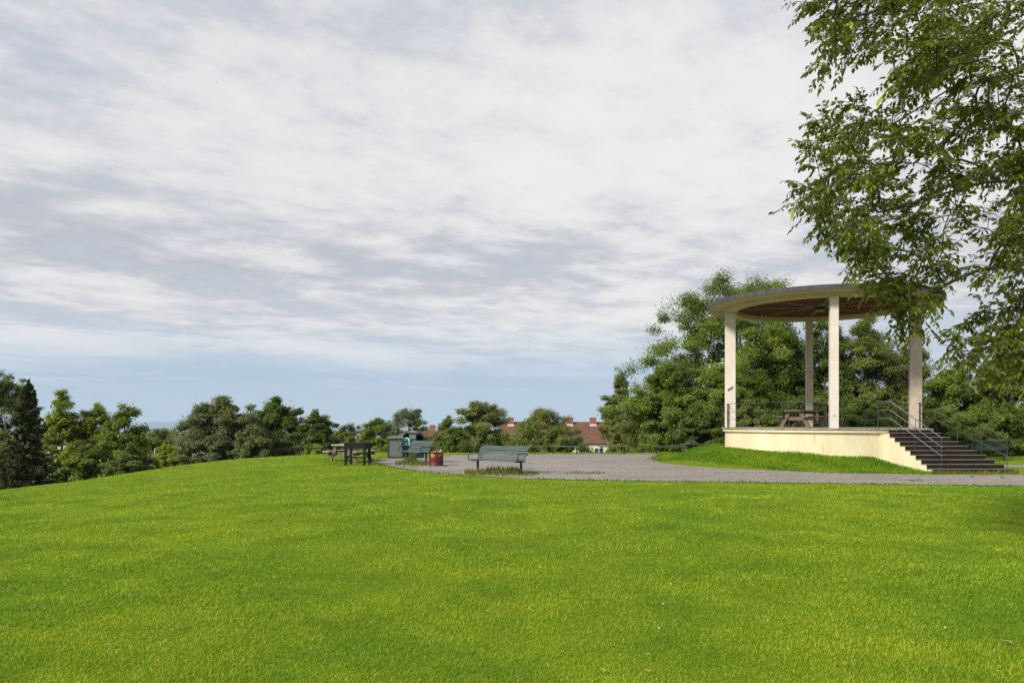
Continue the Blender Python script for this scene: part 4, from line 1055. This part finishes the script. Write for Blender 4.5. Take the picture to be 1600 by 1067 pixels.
# patchy growth
pat = .5 + .5 * np.sin(x * 1.7 + 1.3 * np.sin(y * 1.1)) * np.sin(y * 1.9 + np.sin(x * .8)); 
h = rng.uniform(.016, .038, len(x)) * (.80 + .45 * pat); w = rng.uniform(.0028, .0052, len(x)) * np.clip(dd / 5.5, .85, 5.5)
blades('lawn_grass', x[~lush], y[~lush], h[~lush], w[~lush], mat['grass'], rng, 1.15)
n = 70000; a = rng.uniform(-PI, PI, n); r = rng.uniform(3.6, 5.95, n); lx = GX + r * np.sin(a) / .86; ly = GY - r * np.cos(a)
k = clear(lx, ly) & (ly < 36.5); lx, ly = lx[k], ly[k]
h2 = rng.uniform(.04, .14, len(lx)) * (.8 + .5 * np.sin(lx * 2.3) * np.sin(ly * 1.9 + lx))
blades('mound_grass', lx, ly, h2.clip(.05, .2), rng.uniform(.011, .022, len(lx)), mat['lush'], rng, .7)
# weeds in and beside the gravel
def cloud(px0, px1, v0, v1, n, hmin, hmax, edge=.4):
    X0, Y0 = [], []
    for _ in range(n):
        px = rng.uniform(px0, px1); c = (px - (px0 + px1) / 2) / (px1 - px0) * 2
        v = (v0 + v1) / 2 + rng.normal(0, .34) * (v1 - v0) * math.sqrt(max(.05, 1 - c * c)); q = px_flat((px, max(v, 700))); X0.append(q[0]); Y0.append(q[1])
    X0, Y0 = np.array(X0), np.array(Y0); return X0, Y0, rng.uniform(hmin, hmax, n)
W = [cloud(726, 775, 737.5, 743, 420, .06, .22), cloud(760, 815, 736, 743, 620, .08, .26), cloud(805, 842, 739, 744, 200, .04, .12), cloud(618, 668, 722, 729, 600, .05, .18), cloud(632, 650, 717, 724, 260, .12, .36), cloud(655, 690, 723, 729, 240, .04, .10), cloud(885, 946, 738.5, 741.5, 320, .02, .07), cloud(852, 890, 739, 742, 60, .02, .05),
     cloud(1455, 1500, 739, 742, 300, .05, .14), cloud(1500, 1592, 739, 742.5, 420, .05, .15), cloud(688, 700, 727, 730, 60, .02, .06), cloud(1420, 1440, 750, 753, 40, .02, .05), cloud(1515, 1523, 745, 747, 30, .02, .05), cloud(1562, 1570, 746, 748, 30, .02, .05), cloud(820, 836, 732, 734, 40, .02, .05)]
ei = rng.integers(0, len(plaza), 3400); ej = (ei + 1) % len(plaza); et = rng.random(3400)[:, None]
ep = plaza[ei] * (1 - et) + plaza[ej] * et + rng.normal(0, .13, (3400, 2)); kk = (ep[:, 1] < 60) & (np.abs(ep[:, 0]) < 26)
W.append((ep[kk, 0], ep[kk, 1], rng.uniform(.02, .075, kk.sum())))
wx = np.concatenate([q[0] for q in W]); wy = np.concatenate([q[1] for q in W]); wh = np.concatenate([q[2] for q in W])
tn = np.clip(rng.normal(.5, .2, len(wx)) + (np.arange(len(wx)) < 260) * .35, 0, 1)
blades('weeds', wx, wy, wh, rng.uniform(.012, .03, len(wx)), mat['weed'], rng, .6, .015, tn)

# fallen leaves and clover heads on the lawn
mat['dry'] = M('dry_leaf', (.30, .19, .10), (.42, .29, .17), 20, .8, .2)
mat['palegreen'] = M('yellowed_leaf', (.45, .48, .10), (.52, .54, .16), 20, .7, .2)
mat['clover'] = M('clover_white', (.62, .60, .50), (.72, .70, .62), 30, .8, .2)
def curl_leaf(mb, s, rz, seed):
    r = np.random.default_rng(seed); ca, sa = math.cos(rz), math.sin(rz)
    out = [(-.5, 0, .05), (-.2, .26, .16), (.2, .22, .12), (.55, 0, .2), (.2, -.22, .10), (-.2, -.26, .14), (0, 0, .02)]
    vs = [((a * ca - b_ * sa) * s, (a * sa + b_ * ca) * s, c * s + r.uniform(0, .03) * s) for a, b_, c in out]
    mb.add(vs, [(6, 0, 1), (6, 1, 2), (6, 2, 3), (6, 3, 4), (6, 4, 5), (6, 5, 0)]); return mb
for i, (px, v, s) in enumerate([(1012, 1048, .06), (943, 1047, .05), (1320, 1036, .055), (1426, 1004, .04), (1402, 996, .04), (1572, 1003, .09), (146, 818, .06), (428, 902, .05), (167, 1007, .05), (1012, 1022, .05)]):
    p = at(px, v, .035); o = curl_leaf(MB(), s, i * 1.7, i).build('dry_leaf', mat['dry']); o.location = p
    tag(o, 'small curled brown leaf lying in the mown grass', 'leaf', 'dry leaves scattered on the lawn')
for i, (px, v) in enumerate([(1048, 912), (1036, 943), (1030, 981), (1477, 980), (297, 820), (368, 806), (1343, 790)]):
    p = at(px, v, .030); s = MB(); 
    for q in range(7):
        a = q * 2 * PI / 7; s.tube([(0, 0, 0), (.007 * math.cos(a), .007 * math.sin(a), .005)], [.006, .003], 5)
    o = s.build('clover_flower', mat['clover']); o.location = p
    tag(o, 'tiny white clover head in the mown grass', 'flower', 'clover heads dotted over the lawn')
# birds high up
mat['bird'] = M('dark_plumage', (.02, .02, .022), (.04, .04, .04), 5, .8, .2)
for i, (px, v, d) in enumerate([(475, 76, 150), (580, 85, 150), (339, 130, 150), (206, 165, 160), (628, 140, 150), (518, 269, 170)]):
    s = MB(); s.tube([(-.16, 0, 0), (-.05, 0, .01), (.08, 0, .01), (.17, 0, .02)], [.008, .04, .04, .012], 6)
    for sg in (-1, 1): s.add([(.06, 0, .02), (-.05, 0, .02), (-.12, sg * .26, .07), (-.18, sg * .42, .03), (-.02, sg * .24, .075)], [(0, 1, 2, 4), (4, 2, 3)])
    o = s.build('bird', mat['bird']); o.location = P3(px, v, d); o.rotation_euler = (0, .1, i * 1.3)
    o.scale = (.7, .7, .7); tag(o, 'tiny dark bird flying high against the clouds', 'bird', 'birds circling under the clouds')

# ------------------------------------------------------------------ haze
HAZE = True
if HAZE:
    mh, nt, N, L = newmat('haze_air')
    pv = N.new('ShaderNodeVolumePrincipled'); pv.inputs['Color'].default_value = (.62, .80, 1.0, 1); pv.inputs['Density'].default_value = .00012; pv.inputs['Anisotropy'].default_value = 0
    o = N.new('ShaderNodeOutputMaterial'); L.new(pv.outputs[0], o.inputs['Volume'])
    hz = MB().box((0, 6900, (-126 + 14) / 2), (34000, 14800, 140)).build('haze', mh); tag(hz, kind='stuff')

# ------------------------------------------------------------------ world, sun, camera
SUN = Vector((-.63, -.555, .555)).normalized()
w = bpy.data.worlds.new('World'); SC.world = w; w.use_nodes = True
nt = w.node_tree; N, L = nt.nodes, nt.links; N.clear()
tc = N.new('ShaderNodeTexCoord'); sp = N.new('ShaderNodeSeparateXYZ'); L.new(tc.outputs['Generated'], sp.inputs[0])
def math_(op, a, b=None, c=None, clamp=False):
    m = N.new('ShaderNodeMath'); m.operation = op; m.use_clamp = clamp
    for i, v in enumerate((a, b, c)):
        if v is None: continue
        if isinstance(v, (int, float)): m.inputs[i].default_value = v
        else: L.new(v, m.inputs[i])
    return m.outputs[0]
def maprange(v, a, b, c=0.0, d=1.0):
    m = N.new('ShaderNodeMapRange'); m.interpolation_type = 'SMOOTHSTEP'
    L.new(v, m.inputs[0])
    for i, q in enumerate((a, b, c, d)): m.inputs[i + 1].default_value = q
    return m.outputs[0]
zc = math_('MAXIMUM', sp.outputs['Z'], 0.0); zz = math_('ADD', zc, .075)
cx = math_('DIVIDE', sp.outputs['X'], zz); cy = math_('DIVIDE', sp.outputs['Y'], zz)
cm = N.new('ShaderNodeCombineXYZ'); L.new(cx, cm.inputs[0]); L.new(cy, cm.inputs[1])
def cl(scale, rot, sc, loc, detail, rough, dist=0.0):
    mp = N.new('ShaderNodeMapping'); mp.vector_type = 'TEXTURE'; mp.inputs['Rotation'].default_value = (0, 0, math.radians(rot)); mp.inputs['Scale'].default_value = tuple(1 / q for q in sc); mp.inputs['Location'].default_value = loc
    L.new(cm.outputs[0], mp.inputs['Vector']); n = noise(N, L, mp.outputs[0], scale, detail, rough); n.inputs['Distortion'].default_value = dist
    return n.outputs['Fac']
streak = cl(.60, 46, (.65, 1.25, 1), (3.1, 1.7, 0), 9, .62, .5)
puff = cl(2.7, 30, (1, 1.1, 1), (5.3, 2.2, .4), 11, .63, .15)
big = cl(.42, 40, (.8, 1.2, 1), (1.0, 7.7, .2), 6, .55, .3)
fine = cl(8.5, 44, (.8, 1.2, 1), (2.0, 4.1, .7), 8, .66, .1)
sky = N.new('ShaderNodeTexSky'); sky.sky_type = 'NISHITA'; sky.sun_disc = False
sky.sun_elevation = math.asin(SUN.z); sky.sun_rotation = math.atan2(SUN.x, SUN.y); sky.altitude = 100; sky.air_density = 1.0; sky.dust_density = 1.2; sky.ozone_density = 1.5
skyc = N.new('ShaderNodeVectorMath'); skyc.operation = 'SCALE'; L.new(sky.outputs[0], skyc.inputs[0]); skyc.inputs['Scale'].default_value = .10
# cloud brightness
right = maprange(cx, -.5, 1.3); left = math_('SUBTRACT', 1.0, right)
grey_belt = math_('MULTIPLY', math_('MULTIPLY', maprange(sp.outputs['Z'], .13, .19), maprange(sp.outputs['Z'], .30, .22)), math_('ADD', math_('MULTIPLY', left, .8), .2))
pw = math_('ADD', .26, math_('ADD', math_('MULTIPLY', right, .16), math_('MULTIPLY', grey_belt, .16)))
pm = math_('ADD', .5, math_('MULTIPLY', math_('SUBTRACT', puff, .5), math_('MULTIPLY', pw, 2.4)))
mixv = math_('SUBTRACT', math_('ADD', math_('MULTIPLY', streak, .26), math_('ADD', math_('MULTIPLY', pm, .42), math_('ADD', math_('MULTIPLY', big, .46), math_('MULTIPLY', fine, .09)))), math_('MULTIPLY', grey_belt, .06))
bright = maprange(mixv, .47, .70)
cc = ramp(N, L, bright, [(0.0, (.49, .515, .57)), (.38, (.63, .645, .69)), (.66, (.745, .75, .775)), (1.0, (.85, .845, .845))])
# gaps in the clouds
cov = maprange(math_('ADD', math_('MULTIPLY', streak, .34), math_('ADD', math_('MULTIPLY', puff, .42), math_('MULTIPLY', big, .36))), .42, .56)
blue = N.new('ShaderNodeRGB'); blue.outputs[0].default_value = (.62, .675, .77, 1)
gap = mixc(N, L, .2, blue.outputs[0], skyc.outputs[0])
c_all = mixc(N, L, cov, gap, cc.outputs['Color'])
# clear band under the cloud sheet, towards the horizon
bandn = math_('ADD', sp.outputs['Z'], math_('MULTIPLY', math_('SUBTRACT', streak, .5), .13))
low = maprange(bandn, .025, .15)
clear_c = ramp(N, L, maprange(sp.outputs['Z'], -.01, .12), [(0.0, (.53, .665, .80)), (.5, (.45, .59, .76)), (1.0, (.53, .635, .765))])
c_all = mixc(N, L, low, mixc(N, L, .12, clear_c.outputs['Color'], skyc.outputs[0]), c_all)
bg = N.new('ShaderNodeBackground'); L.new(c_all, bg.inputs['Color']); bg.inputs['Strength'].default_value = 1.0
ow = N.new('ShaderNodeOutputWorld'); L.new(bg.outputs[0], ow.inputs['Surface'])
w.cycles.sampling_method = 'MANUAL'; w.cycles.sample_map_resolution = 1024

sd = bpy.data.lights.new('sun', 'SUN'); sd.energy = 4.4; sd.angle = math.radians(10); sd.color = (1.0, .93, .82)
so = bpy.data.objects.new('sun', sd); COL.objects.link(so); so.rotation_euler = SUN.to_track_quat('Z', 'Y').to_euler()

cd = bpy.data.cameras.new('camera'); co = bpy.data.objects.new('camera', cd); COL.objects.link(co)
cd.sensor_width = 36; cd.lens = 36 * F / 1600; cd.shift_y = (HOR - 533.5) / 1600; cd.clip_end = 40000; cd.clip_start = .1
co.location = (0, 0, EYE); co.rotation_euler = (PI / 2, 0, 0)
SC.camera = co
SC.view_settings.view_transform = 'Standard'; SC.view_settings.look = 'None'; SC.view_settings.exposure = 0; SC.view_settings.gamma = 1
SC.cycles.use_denoising = False; SC.cycles.use_adaptive_sampling = False
SC.cycles.denoiser = 'OPENIMAGEDENOISE'; SC.cycles.denoising_input_passes = 'RGB_ALBEDO_NORMAL'
SC.cycles.max_bounces = 6; SC.cycles.diffuse_bounces = 3; SC.cycles.transmission_bounces = 4; SC.cycles.volume_bounces = 1
